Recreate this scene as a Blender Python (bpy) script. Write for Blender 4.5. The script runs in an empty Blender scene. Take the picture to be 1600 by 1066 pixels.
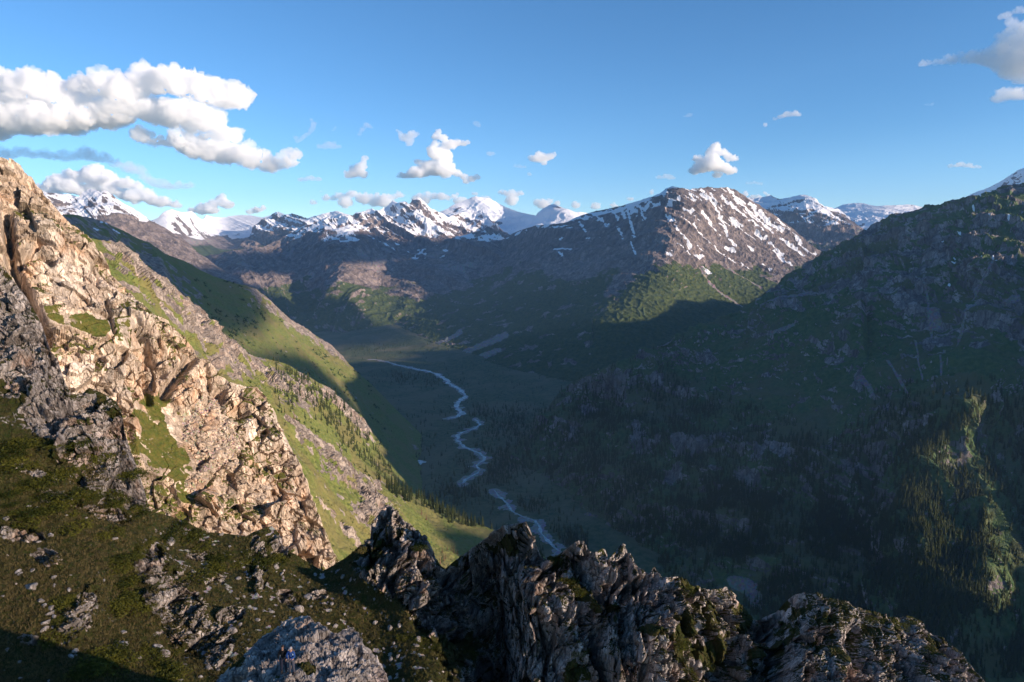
import bpy, math, random
import numpy as np
from concurrent.futures import ThreadPoolExecutor
random.seed(7)
RNG = np.random.default_rng(11)
S = bpy.context.scene
COL = S.collection
R_ = math.radians

# ------------------------------------------------------------------ camera, sky, sun, exposure
F = 1067.0                      # focal length in pixels of the 1600 wide photograph
PITCH = math.atan(153 / F)
cam_d = bpy.data.cameras.new("camera"); cam = bpy.data.objects.new("camera", cam_d); COL.objects.link(cam)
cam_d.sensor_width = 36.0; cam_d.lens = F * 36 / 1600; cam_d.clip_start = 0.5; cam_d.clip_end = 200000
cam.location = (0, 0, 0); cam.rotation_euler = (math.pi / 2 - PITCH, 0, 0)
S.camera = cam

SUN_EL, SUN_AZ = R_(12.5), math.atan2(-0.43, 0.90)       # direction TO the sun: right and a little behind
sdir = np.array([math.cos(SUN_AZ) * math.cos(SUN_EL), math.sin(SUN_AZ) * math.cos(SUN_EL), math.sin(SUN_EL)])
W = bpy.data.worlds.new("World"); S.world = W; W.use_nodes = True
wn = W.node_tree.nodes; wl = W.node_tree.links
bg = wn["Background"]; sky = wn.new("ShaderNodeTexSky"); sky.sky_type = 'NISHITA'; sky.sun_disc = False
sky.sun_elevation = SUN_EL; sky.sun_rotation = math.pi / 2 - SUN_AZ
sky.altitude = 3000; sky.air_density = 1.0; sky.dust_density = 1.0; sky.ozone_density = 3.0
hs = wn.new("ShaderNodeHueSaturation"); hs.inputs["Saturation"].default_value = 1.13; hs.inputs["Value"].default_value = 0.97; hs.inputs["Hue"].default_value = 0.498
wl.new(sky.outputs[0], hs.inputs["Color"]); wl.new(hs.outputs[0], bg.inputs[0]); bg.inputs[1].default_value = 0.11
sl = bpy.data.lights.new("sun", 'SUN'); so = bpy.data.objects.new("sun", sl); COL.objects.link(so)
sl.energy = 4.6; sl.angle = R_(0.5); sl.color = (1.0, 0.81, 0.64)
from mathutils import Vector
so.rotation_euler = Vector(sdir).to_track_quat('Z', 'Y').to_euler()
S.view_settings.view_transform = 'Standard'; S.view_settings.look = 'None'
S.view_settings.exposure = 0.95; S.view_settings.gamma = 1.0
S.cycles.max_bounces = 24; S.cycles.diffuse_bounces = 3; S.cycles.volume_bounces = 24
S.cycles.transparent_max_bounces = 64; S.cycles.use_denoising = True
S.cycles.use_adaptive_sampling = True; S.cycles.adaptive_threshold = 0.02

# ------------------------------------------------------------------ picture point + distance -> place
cp, sp = math.cos(PITCH), math.sin(PITCH)
def at(px, py, Y):
    a = (np.asarray(px, float) - 800) / F; b = (533 - np.asarray(py, float)) / F
    dy = cp + b * sp; dz = -sp + b * cp
    return np.stack([a / dy * Y, np.ones_like(a) * Y, dz / dy * Y], -1)

# ------------------------------------------------------------------ noise
PERM = RNG.permutation(256).astype(np.int32); PERM = np.concatenate([PERM, PERM, PERM])
GR = RNG.normal(size=(256, 3)).astype(np.float32); GR /= np.linalg.norm(GR, axis=1)[:, None]
RV = RNG.random((256, 4)).astype(np.float32)
POOL = ThreadPoolExecutor(4)
def par(fn, P, *a):
    n = len(P); k = 40000
    if n <= k: return fn(P, *a)
    r = list(POOL.map(lambda i: fn(P[i:i + k], *a), range(0, n, k)))
    if isinstance(r[0], tuple): return tuple(np.concatenate([q[j] for q in r]) for j in range(len(r[0])))
    return np.concatenate(r)
def _perlin(P):
    I = np.floor(P).astype(np.int32); f = (P - I).astype(np.float32); I &= 255
    w = f * f * f * (f * (f * 6 - 15) + 10); out = 0
    for dx in (0, 1):
        for dy in (0, 1):
            for dz in (0, 1):
                h = PERM[PERM[PERM[(I[:, 0] + dx) & 255] + ((I[:, 1] + dy) & 255)] + ((I[:, 2] + dz) & 255)]
                g = GR[h]
                d = g[:, 0] * (f[:, 0] - dx) + g[:, 1] * (f[:, 1] - dy) + g[:, 2] * (f[:, 2] - dz)
                d = d * (w[:, 0] if dx else 1 - w[:, 0]) * (w[:, 1] if dy else 1 - w[:, 1]) * (w[:, 2] if dz else 1 - w[:, 2])
                out = out + d
    return out * 1.5
def fbm(P, wl_, octs=5, gain=0.5, off=0.0):
    P = np.asarray(P, np.float32)
    def f(Q):
        s = 0; a = 1.0
        for o in range(octs):
            s = s + a * _perlin(Q * np.float32(2 ** o / wl_) + np.float32(off + 17.3 * o)); a *= gain
        return s
    return par(f, P)
def ridged(P, wl_, octs=5, gain=0.5, off=0.0):
    P = np.asarray(P, np.float32)
    def f(Q):
        s = 0; a = 1.0; pr = 1.0
        for o in range(octs):
            n = 1 - np.abs(_perlin(Q * np.float32(2 ** o / wl_) + np.float32(off + 11.7 * o))) * 1.6
            n = n * n; s = s + a * n * pr; pr = np.clip(n, 0, 1); a *= gain
        return s - 0.6
    return par(f, P)
def _blocks(P):
    """fractured rock: every cell is a flat tilted facet, cells are split by cracks"""
    B = np.floor(P - 0.5).astype(np.int32)
    d1 = np.full(len(P), 9.0, np.float32); d2 = d1.copy(); hh = np.zeros(len(P), np.int32); rel = np.zeros((len(P), 3), np.float32)
    for dx in (0, 1):
        for dy in (0, 1):
            for dz in (0, 1):
                C = B + np.array([dx, dy, dz], np.int32)
                h = PERM[PERM[PERM[C[:, 0] & 255] + (C[:, 1] & 255)] + (C[:, 2] & 255)]
                q = (P - (C + 0.5 + (RV[h, :3] - 0.5) * 0.8)).astype(np.float32)
                d = (q * q).sum(1)
                n = d < d1
                d2 = np.where(n, d1, np.minimum(d2, d)); d1 = np.where(n, d, d1)
                hh = np.where(n, h, hh); rel[n] = q[n]
    tilt = (GR[hh] * rel).sum(1)
    cr = np.sqrt(d2) - np.sqrt(d1)
    return (RV[hh, 3] - 0.5), tilt, cr
def blocks(P, M, tilt=0.8, crack=0.25, cw=0.12, off=0.0):
    """M: 3 cell sizes or a 3x3 matrix into cell space"""
    M = np.asarray(M, float)
    Q = (np.asarray(P) @ M.T if M.ndim == 2 else np.asarray(P) / M) + off
    h, t, c = par(_blocks, Q.astype(np.float32))
    return h + tilt * t - crack * np.exp(-c / cw)
def strata(axis, thick, long_a, long_b):
    """cell matrix for slabs: thin along `axis`, long in the slab plane"""
    a = np.array(axis, float); a /= np.linalg.norm(a)
    b = np.cross(a, (0, 1, 0.01)); b /= np.linalg.norm(b); c = np.cross(a, b)
    return np.stack([a / thick, b / long_a, c / long_b])
def sstep(x, a, b):
    t = np.clip((x - a) / (b - a), 0, 1); return t * t * (3 - 2 * t)

class Depth:
    """smooth log-distance through scattered (px, py, Y) points"""
    def __init__(s, pts, c=0.35):
        p = np.array(pts, float); s.c = c; s.X = p[:, :2] / 100.0; v = np.log(p[:, 2]); n = len(p)
        d = np.sqrt(((s.X[:, None] - s.X[None]) ** 2).sum(-1) + c * c)
        A = np.zeros((n + 3, n + 3)); A[:n, :n] = d - np.eye(n) * 1e-3
        A[:n, n] = A[n, :n] = 1; A[:n, n + 1:] = s.X; A[n + 1:, :n] = s.X.T
        s.w = np.linalg.solve(A, np.concatenate([v, np.zeros(3)])); s.n = n
    def __call__(s, px, py):
        px = np.asarray(px, float); py = np.asarray(py, float); o = np.full(px.shape, s.w[s.n])
        o = o + s.w[s.n + 1] * px / 100 + s.w[s.n + 2] * py / 100
        for k in range(s.n):
            o = o + s.w[k] * np.sqrt((px / 100 - s.X[k, 0]) ** 2 + (py / 100 - s.X[k, 1]) ** 2 + s.c ** 2)
        return np.exp(o)

def grid_normals(P):
    du = np.gradient(P, axis=0); dv = np.gradient(P, axis=1)
    n = np.cross(du, dv); n /= (np.linalg.norm(n, axis=-1, keepdims=True) + 1e-9)
    m = n[..., 1] * 1.0
    return n

def tagit(o, label, cat, group=None, kind=None):
    if label: o["label"] = label
    if cat: o["category"] = cat
    if group: o["group"] = group
    if kind: o["kind"] = kind
    return o

def mesh_np(name, V, Fq, mat, smooth=True, parent=None, attrs=None, tri=False):
    V = np.ascontiguousarray(V, np.float32).reshape(-1, 3); k = 3 if tri else 4
    Fq = np.ascontiguousarray(Fq, np.int32).reshape(-1, k)
    me = bpy.data.meshes.new(name)
    me.vertices.add(len(V)); me.vertices.foreach_set("co", V.ravel())
    me.loops.add(Fq.size); me.loops.foreach_set("vertex_index", Fq.ravel())
    me.polygons.add(len(Fq)); me.polygons.foreach_set("loop_start", np.arange(0, Fq.size, k, dtype=np.int32))
    me.polygons.foreach_set("use_smooth", np.full(len(Fq), smooth))
    me.update(calc_edges=True)
    for an, av in (attrs or {}).items():
        a = me.attributes.new(an, 'FLOAT_COLOR' if av.ndim == 2 else 'FLOAT', 'POINT')
        if av.ndim == 2:
            c = np.ones((len(V), 4), np.float32); c[:, :av.shape[1]] = av
            a.data.foreach_set("color", c.ravel())
        else: a.data.foreach_set("value", av.astype(np.float32))
    if mat: me.materials.append(mat)
    o = bpy.data.objects.new(name, me); COL.objects.link(o)
    if parent: o.parent = parent
    return o

class Layer: pass
def build_layer(name, mat, crest, bottom, depth, step, disp, masks, x0, x1, label, cat='mountain', c=0.35, back=(0.35, 0.9), nback=14, edge=(0.35, 22), kind='structure', smooth=False, fixdir=None):
    """one slope: seen face from its crest line down, closed by its own far side behind the crest"""
    D = Depth(depth, c) if isinstance(depth, list) else depth
    a, b = max(x0, -30), min(x1, 1630)
    xs = np.arange(a, b, step)
    if x0 < a: xs = np.concatenate([np.linspace(x0, a, max(4, int((a - x0) / (step * 5))), endpoint=False), xs])
    if x1 > b: xs = np.concatenate([xs, np.linspace(b, x1, max(4, int((x1 - b) / (step * 5))))])
    cx, cy = np.array(crest, float).T; yc = np.interp(xs, cx, cy)
    bx, by = np.array(bottom, float).T; yb = np.maximum(np.interp(xs, bx, by), yc + 4)
    n = int(np.percentile(yb - yc, 90) / step) + 2
    t = np.linspace(0, 1, n)
    PX = np.repeat(xs[:, None], n, 1)
    kk = np.exp(-np.linspace(-2.5, 2.5, 121) ** 2); kk /= kk.sum(); xi = np.linspace(xs[0] - 60, xs[-1] + 60, int((xs[-1] - xs[0] + 120) / 1.0))
    ysm = np.interp(xs, xi, np.convolve(np.interp(xi, xs, yc), kk, 'same')); ysm = np.where((xs > xs[0] + 60) & (xs < xs[-1] - 60), ysm, yc)
    rowd = (yb - ysm)[:, None] * t[None]; PY = ysm[:, None] + rowd + (yc - ysm)[:, None] * np.exp(-rowd / 45); PY = np.maximum.accumulate(PY + np.arange(n)[None] * 1e-3, axis=1)
    Y = D(PX, PY); P = at(PX, PY, Y)
    # far side
    Yc = Y[:, :1]; dist = Yc * back[0] * (np.linspace(1, 0, nback, endpoint=False) ** 2)[None]
    hd = np.stack([(xs - 800) / F, np.ones_like(xs)], -1); hd /= np.linalg.norm(hd, axis=1)[:, None]
    PB = P[:, :1] + np.concatenate([hd[:, None] * dist[..., None], -(dist * back[1])[..., None]], -1)
    P = np.concatenate([PB, P], 1)
    PX = np.concatenate([np.repeat(xs[:, None], nback, 1), PX], 1); PY = np.concatenate([np.repeat(yc[:, None], nback, 1), PY], 1)
    N = grid_normals(P)
    N = N * np.sign((N * np.array([0, -1, 0.3])).sum(-1).mean())
    L = Layer(); L.name = name; L.nback = nback; L.xs = xs; L.yc = yc; L.yb = yb; L.n = n; L.D = D; L.PYg = PY[:, nback:]
    sh = P.shape[:2]
    Pf = P.reshape(-1, 3); Nf = N.reshape(-1, 3); px = PX.ravel(); py = PY.ravel()
    dd = disp(Pf, Nf, px, py)
    q = PY.ravel() - np.repeat(yc, sh[1]); e = edge[0] + (1 - edge[0]) * sstep(np.where(np.tile(np.arange(sh[1]) < nback, sh[0]), 0, q), 0, edge[1])
    dd = (dd - np.median(dd)) * e
    if fixdir is not None: ND = Nf * (1 - fixdir[1]) + np.array(fixdir[0]) * fixdir[1]; ND /= np.linalg.norm(ND, axis=1)[:, None]
    else: ND = Nf
    Pf = Pf + ND * dd[:, None]
    P2 = Pf.reshape(sh + (3,)); N2 = grid_normals(P2).reshape(-1, 3)
    N2 *= np.sign((N2 * np.array([0, -1, 0.3])).sum(1).mean()) 
    L.P = P2; L.N = N2.reshape(sh + (3,)); L.PX = PX; L.PY = PY; L.disp = dd.reshape(sh)
    M = masks(Pf, N2, px, py, dd)
    L.M = M.reshape(sh + (-1,))
    nu, nv = sh; I = np.arange(nu * nv).reshape(nu, nv)
    Q = np.stack([I[:-1, :-1], I[:-1, 1:], I[1:, 1:], I[1:, :-1]], -1).reshape(-1, 4)
    o = mesh_np(name, Pf, Q, mat, smooth, attrs={"mask": np.clip(M, 0, 1)})
    tagit(o, label, cat, kind=kind); L.o = o
    return L
def on(L, px, py):
    """surface point, normal and mask of a layer seen at picture point(s)"""
    px = np.asarray(px, float); py = np.asarray(py, float)
    i = np.clip(np.searchsorted(L.xs, px), 1, len(L.xs) - 1); G = L.PYg[i]
    j = np.clip((G < py[:, None]).sum(1) - 1, 0, L.n - 2)
    v = np.clip((py - G[np.arange(len(px)), j]) / (G[np.arange(len(px)), j + 1] - G[np.arange(len(px)), j] + 1e-6), 0, 1)[:, None]
    j = j + L.nback; f = lambda A: A[i, j] * (1 - v) + A[i, j + 1] * v
    return f(L.P), f(L.N), f(L.M), (py >= L.yc[i]) & (py <= L.yb[i])
# ------------------------------------------------------------------ materials
def nt(name):
    m = bpy.data.materials.new(name); m.use_nodes = True; t = m.node_tree
    b = t.nodes["Principled BSDF"]; b.inputs["Roughness"].default_value = 0.9
    b.inputs["Specular IOR Level"].default_value = 0.15
    return m, t, b
class NB:
    """tiny node helper"""
    def __init__(s, t): s.t = t
    def n(s, ty, **k):
        x = s.t.nodes.new(ty)
        for a, v in k.items(): setattr(x, a, v)
        return x
    def l(s, a, b): s.t.links.new(a, b)
    def set(s, sock, v):
        if hasattr(v, 'is_output') or isinstance(v, bpy.types.NodeSocket): s.l(v, sock)
        else: sock.default_value = v
    def noise(s, vec, scale, detail=6, rough=0.55, dist=0.0):
        x = s.n("ShaderNodeTexNoise"); x.inputs["Scale"].default_value = scale; x.inputs["Detail"].default_value = detail
        x.inputs["Roughness"].default_value = rough; x.inputs["Distortion"].default_value = dist; s.l(vec, x.inputs["Vector"]); return x.outputs[0]
    def ramp(s, fac, *stops):
        x = s.n("ShaderNodeValToRGB"); s.l(fac, x.inputs[0]); e = x.color_ramp.elements
        while len(e) < len(stops): e.new(0.5)
        for q, (p, c) in zip(e, stops): q.position = p; q.color = (c if isinstance(c, tuple) else (c, c, c)) + (1,)
        return x.outputs[0]
    def mix(s, fac, a, b, mode='MIX'):
        x = s.n("ShaderNodeMix", data_type='RGBA', blend_type=mode); s.set(x.inputs[0], fac)
        for q, v in ((x.inputs[6], a), (x.inputs[7], b)):
            s.set(q, v if not isinstance(v, tuple) else v + (1,))
        return x.outputs[2]
    def math(s, op, a, b=0.0, c=0.0, clamp=False):
        x = s.n("ShaderNodeMath", operation=op, use_clamp=clamp); s.set(x.inputs[0], a); s.set(x.inputs[1], b); s.set(x.inputs[2], c); return x.outputs[0]
    def mapr(s, v, a, b, c=0.0, d=1.0):
        x = s.n("ShaderNodeMapRange", interpolation_type='SMOOTHSTEP'); s.l(v, x.inputs[0])
        for i, q in enumerate((a, b, c, d)): x.inputs[i + 1].default_value = q
        return x.outputs[0]
    def vmap(s, vec, scale=(1, 1, 1), rot=(0, 0, 0)):
        x = s.n("ShaderNodeMapping"); s.l(vec, x.inputs[0]); x.inputs["Scale"].default_value = scale; x.inputs["Rotation"].default_value = rot; return x.outputs[0]

def terrain_mat(name, sc, rock, rock2, dark, stain, grass, grass2, scree, stain_amt=0.3, bump=0.6, speck=0.35, pale=None, crack=1.0, dry=None):
    """sc: size in metres of the main texture features. mask: R grass, G snow, B scree / bare soil"""
    m, t, b = nt(name); h = NB(t)
    geo = h.n("ShaderNodeNewGeometry").outputs["Position"]
    at_ = h.n("ShaderNodeAttribute", attribute_name="mask"); sep = h.n("ShaderNodeSeparateColor"); h.l(at_.outputs["Color"], sep.inputs[0])
    g, s, d = sep.outputs[0], sep.outputs[1], sep.outputs[2]
    v = h.vmap(geo, (1 / sc,) * 3)
    vs = h.vmap(geo, (1 / sc, 1 / sc, 0.28 / sc), (0, R_(22), R_(15)))
    n1 = h.noise(vs, 1.0, 8, 0.6, 0.4); n2 = h.noise(v, 0.35, 5, 0.55); n3 = h.noise(v, 4.0, 6, 0.7); n4 = h.noise(v, 0.12, 3, 0.5)
    n5 = h.noise(vs, 6.0, 5, 0.65, 0.3)
    c = h.mix(h.mapr(n1, 0.35, 0.65), rock, rock2)
    c = h.mix(h.math('MULTIPLY', h.mapr(n5, 0.56, 0.70), 0.55), c, dark)
    c = h.mix(h.math('MULTIPLY', h.mapr(n2, 0.50, 0.66), stain_amt), c, stain)
    if pale: c = h.mix(h.math('MULTIPLY', h.mapr(n4, 0.50, 0.62), 0.6), c, pale)
    # dark specks painting crevice shade into the rock, and pale speckle
    c = h.mix(h.math('MULTIPLY', h.mapr(n3, 0.58, 0.72), speck), c, dark)
    wv = h.n("ShaderNodeVectorMath", operation='ADD'); h.l(vs, wv.inputs[0]); nzv = h.n("ShaderNodeTexNoise"); nzv.inputs["Scale"].default_value = 1.6; nzv.inputs["Detail"].default_value = 4; h.l(v, nzv.inputs["Vector"])
    sc_ = h.n("ShaderNodeVectorMath", operation='SCALE'); h.l(nzv.outputs["Color"], sc_.inputs[0]); sc_.inputs["Scale"].default_value = 0.5; h.l(sc_.outputs[0], wv.inputs[1]); wv = wv.outputs[0]
    crk = None
    for vsc, am in ((1.1, 0.55), (3.6, 0.45)):
        f1 = h.n("ShaderNodeTexVoronoi"); f1.inputs["Scale"].default_value = vsc; h.l(wv, f1.inputs["Vector"])
        sp_ = h.n("ShaderNodeSeparateColor"); h.l(f1.outputs["Color"], sp_.inputs[0])
        vv = h.math('MULTIPLY_ADD', sp_.outputs[0], am * 1.1, 1 - am * .55)
        c = h.mix(1.0, c, h.n("ShaderNodeCombineColor").outputs[0], 'MULTIPLY'); cc = h.t.nodes[-1]
        mx = c.node; cmb = mx.inputs[7].links[0].from_node
        for q in range(3): h.l(vv, cmb.inputs[q])
        fe = h.n("ShaderNodeTexVoronoi", feature='DISTANCE_TO_EDGE'); fe.inputs["Scale"].default_value = vsc; h.l(wv, fe.inputs["Vector"])
        ed = h.mapr(fe.outputs["Distance"], 0.0, 0.07)
        crk = ed if crk is None else h.math('MULTIPLY_ADD', ed, 0.5, h.math('MULTIPLY', crk, 0.5))
        c = h.mix(h.math('MULTIPLY', h.math('SUBTRACT', 1.0, ed), 0.55 * am / .5 * crack), c, dark)  # crack lines darkened: fissure shade painted into the rock colour
    # scree
    vo = h.n("ShaderNodeTexVoronoi"); vo.inputs["Scale"].default_value = 5.0; h.l(v, vo.inputs["Vector"])
    sc_c = h.mix(0.35, scree, vo.outputs["Color"], 'SOFT_LIGHT')
    df = h.mapr(h.math('ADD', d, h.math('MULTIPLY', h.math('SUBTRACT', n3, 0.5), 0.7)), 0.4, 0.6)
    c = h.mix(df, c, sc_c)
    # grass
    gn = h.noise(v, 2.2, 6, 0.65); gc = h.mix(h.mapr(gn, 0.35, 0.65), grass, grass2)
    gc = h.mix(h.math('MULTIPLY', h.mapr(n3, 0.60, 0.78), 0.35), gc, tuple(x * 0.45 for x in grass))
    if dry: gc = h.mix(h.math('MULTIPLY', h.mapr(h.noise(v, 0.14, 5, 0.65, 0.6), 0.44, 0.60), 0.8), gc, dry)
    gf = h.mapr(h.math('ADD', g, h.math('MULTIPLY', h.math('SUBTRACT', n3, 0.5), 0.9)), 0.42, 0.58)
    c = h.mix(gf, c, gc)
    sf = h.mapr(h.math('ADD', s, h.math('MULTIPLY', h.math('SUBTRACT', n3, 0.5), 0.5)), 0.42, 0.55)
    c = h.mix(sf, c, (0.80, 0.80, 0.82))
    h.l(c, b.inputs["Base Color"])
    hh = h.math('ADD', h.math('MULTIPLY_ADD', crk, 0.25, h.math('MULTIPLY', n1, 0.6)), h.math('MULTIPLY', h.math('ADD', n3, n5), 0.35))
    bp = h.n("ShaderNodeBump"); bp.inputs["Strength"].default_value = bump; bp.inputs["Distance"].default_value = sc * 0.35
    h.l(h.math('MULTIPLY', hh, h.math('SUBTRACT', 1.0, h.math('MULTIPLY', sf, 0.7))), bp.inputs["Height"]); h.l(bp.outputs[0], b.inputs["Normal"])
    return m
M_near = terrain_mat("near_rock_grass", 1.6, (0.31, 0.265, 0.235), (0.55, 0.48, 0.43), (0.06, 0.05, 0.045), (0.46, 0.25, 0.14),
                     (0.036, 0.046, 0.008), (0.075, 0.060, 0.020), (0.42, 0.37, 0.33), 0.4, 0.9, 0.55)
M_cliff = terrain_mat("cliff_rock_grass", 4.5, (0.42, 0.325, 0.245), (0.60, 0.48, 0.37), (0.14, 0.10, 0.07), (0.52, 0.29, 0.155),
                      (0.075, 0.095, 0.018), (0.14, 0.12, 0.030), (0.42, 0.35, 0.28), 0.6, 0.8, 0.35, (0.64, 0.56, 0.48), 0.7)
M_mid = terrain_mat("spur_rock_grass", 14, (0.22, 0.18, 0.155), (0.36, 0.30, 0.25), (0.09, 0.07, 0.06), (0.42, 0.28, 0.2),
                    (0.11, 0.145, 0.032), (0.20, 0.205, 0.060), (0.36, 0.30, 0.25), 0.35, 0.6, 0.3, dry=(0.20, 0.17, 0.065))
M_far = terrain_mat("mountain_rock_grass", 60, (0.15, 0.12, 0.11), (0.25, 0.20, 0.175), (0.08, 0.065, 0.06), (0.22, 0.155, 0.125),
                    (0.045, 0.068, 0.020), (0.085, 0.100, 0.030), (0.26, 0.22, 0.20), 0.3, 0.5, 0.3)
M_slope = terrain_mat("forest_slope_ground", 35, (0.16, 0.14, 0.135), (0.27, 0.235, 0.225), (0.05, 0.045, 0.042), (0.19, 0.145, 0.13),
                    (0.056, 0.098, 0.036), (0.100, 0.135, 0.052), (0.22, 0.19, 0.185), 0.25, 0.5, 0.3, dry=(0.12, 0.115, 0.06))

M_valley = terrain_mat("valley_meadow", 45, (0.16, 0.14, 0.13), (0.26, 0.23, 0.21), (0.06, 0.05, 0.05), (0.22, 0.17, 0.14),
                    (0.055, 0.085, 0.038), (0.125, 0.130, 0.065), (0.30, 0.28, 0.27), 0.25, 0.4, 0.3, dry=(0.17, 0.145, 0.085))
# ------------------------------------------------------------------ terrain
def blob(px, py, x, y, rx, ry=None, rot=0.0):
    ry = ry or rx; c_, s_ = math.cos(R_(rot)), math.sin(R_(rot)); dx = px - x; dy = py - y
    return np.exp(-((dx * c_ + dy * s_) / rx) ** 2 - ((-dx * s_ + dy * c_) / ry) ** 2)
def seg(px, py, pts):
    """distance in picture units to a polyline"""
    d = np.full(px.shape, 1e9)
    for (ax, ay), (bx, by) in zip(pts[:-1], pts[1:]):
        vx, vy = bx - ax, by - ay; t = np.clip(((px - ax) * vx + (py - ay) * vy) / (vx * vx + vy * vy), 0, 1)
        d = np.minimum(d, np.hypot(px - ax - t * vx, py - ay - t * vy))
    return d
def gull(P, px, py, k, wl_, stretch=4.0, octs=5, ref=300.0, off=0.0):
    """ridges and gullies running down the fall line; k = sideways drift per pixel down"""
    sc = P[:, 1] / F; u = (px - k * (py - ref)) * sc; v = py * sc / stretch
    return ridged(np.stack([u, v, np.full_like(u, off)], -1), wl_, octs, 0.5, off)
def col3(a, b=0, c=0):
    z = np.zeros(len(a)); return np.stack([a, z + b, z + c], -1)

# far snow peaks -----------------------------------------------------
def far_masks(snow_lo, k, thr, wl_, grass_hi=-1e9, aspect=0.0):
    def f(P, N, px, py, d):
        g = gull(P, px, py, k, wl_, 6, 4, off=5.0); n = fbm(P, wl_ * 2, 4, off=3)
        alt = sstep(P[:, 2] + 120 * n, snow_lo - 150, snow_lo + 250)
        nf = fbm(P, wl_ * .45, 4, .6, off=14)
        s = sstep(0.5 * alt + 0.9 * alt * (g - 0.1) * 0.7 + (N[:, 2] - 0.62) * 1.0 + n * 0.25 + nf * .35 + aspect * N[:, 0], thr, thr + 0.08) * sstep(alt, 0, 0.3)
        gr = sstep(grass_hi - P[:, 2] + 150 * n, -80, 120) * sstep(N[:, 2], 0.5, 0.75)
        return np.stack([gr, s, sstep(n, 0.3, 0.6) * 0.6], -1)
    return f
def far_disp(k, A, wl_, a2=0.35):
    def f(P, N, px, py):
        return A * (gull(P, px, py, k, wl_, 3.5, 6) - 0.5) + A * a2 * fbm(P, wl_ * 0.7, 6, 0.6, off=9) + A * 0.25 * ridged(P, wl_ * .3, 4, off=2)
    return f

L = {}
def dome_m(P, N, px, py, d):
    n = fbm(P, 500, 5, off=3); rk = .8 * blob(px, py, 800, 322, 14, 4, 25) + .5 * blob(px, py, 715, 328, 14, 3, -30) + .6 * blob(px, py, 760, 348, 26, 6) + .5 * blob(px, py, 870, 328, 10, 10)
    g = gull(P, px, py, .7, 300, 6, 3, off=5.0)
    s = 1 - sstep(rk + n * .25 + np.where(px > 835, .35 * (g - .5), 0), .3, .5); return np.stack([s * 0, s, s * 0], -1)
L['dome'] = build_layer("glacier_mountain", M_far,
    [(600, 345), (680, 337), (694, 329), (712, 319), (728, 313), (744, 308), (760, 310), (775, 315), (790, 322), (815, 333), (837, 338), (847, 328), (858, 321), (866, 319), (872, 322), (881, 326), (900, 332), (940, 334), (1000, 340)],
    [(600, 420), (1000, 420)], [(600, 345, 15500), (744, 308, 15500), (866, 319, 13500), (1000, 340, 14000), (744, 345, 14200), (800, 380, 12500), (600, 420, 12500), (1000, 420, 12000), (740, 330, 15000), (790, 350, 14500)],
    1.1, far_disp(0.4, 80, 900), dome_m, 600, 1000, "far white domed peak with a smooth glacier beside a pointed snow streaked peak")
L['peaks'] = build_layer("snow_peaks", M_far,
    [(330, 410), (370, 392), (400, 352), (415, 341), (430, 332), (445, 336), (456, 331), (480, 339), (503, 333), (516, 330), (534, 333), (550, 340), (565, 332), (575, 329), (587, 331), (603, 321), (614, 315), (622, 320), (631, 318), (638, 320), (653, 308), (664, 316), (672, 324), (687, 332), (700, 340), (715, 332), (728, 330), (753, 329), (769, 344), (790, 362), (820, 372), (900, 400)],
    [(330, 440), (560, 460), (900, 450)], [(330, 410, 10500), (430, 332, 12000), (516, 330, 11200), (653, 310, 11500), (728, 330, 12200), (820, 372, 10500), (900, 400, 10000), (330, 440, 9500), (560, 460, 9000), (900, 450, 9300),
     (640, 370, 10500), (600, 350, 11000), (680, 380, 10300), (560, 370, 10500), (470, 370, 10600)],
    1.1, far_disp(0.5, 100, 620, 0.45), far_masks(180, 0.75, 0.36, 330, -250, 0.12), 330, 900, "row of pointed brown peaks with steep snow faces", edge=(.42, 10))
L['glacier'] = build_layer("glacier_valley", M_far,
    [(180, 372), (225, 347), (245, 339), (260, 330), (270, 327), (285, 333), (300, 330), (308, 338), (316, 343), (322, 336), (335, 339), (355, 340), (370, 336), (390, 336), (410, 340), (440, 334), (480, 345)],
    [(180, 450), (480, 450)], [(180, 372, 10500), (265, 328, 11000), (340, 339, 13500), (410, 338, 14000), (480, 345, 13500), (340, 375, 11500), (270, 360, 10300), (180, 450, 8500), (480, 450, 8500), (330, 400, 9800), (400, 372, 11500)],
    1.1, lambda P, N, px, py: 70 * (gull(P, px, py, 0.5, 600, 3) - .5) * (1 - 0.75 * blob(px, py, 350, 352, 45, 16)) + 25 * fbm(P, 400, 5, off=1),
    lambda P, N, px, py, d: np.stack([sstep(py + 8 * fbm(P, 900, 3), 383, 392), np.clip(far_masks(150, 0.7, 0.32, 350)(P, N, px, py, d)[:, 1] + 1.3 * blob(px, py, 352, 352, 46, 13), 0, 1) * (1 - sstep(py, 372, 385)), 0.7 * blob(px, py, 300, 378, 60, 8)], -1),
    180, 480, "far glacier spilling between snow streaked peaks above a brown basin")
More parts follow.
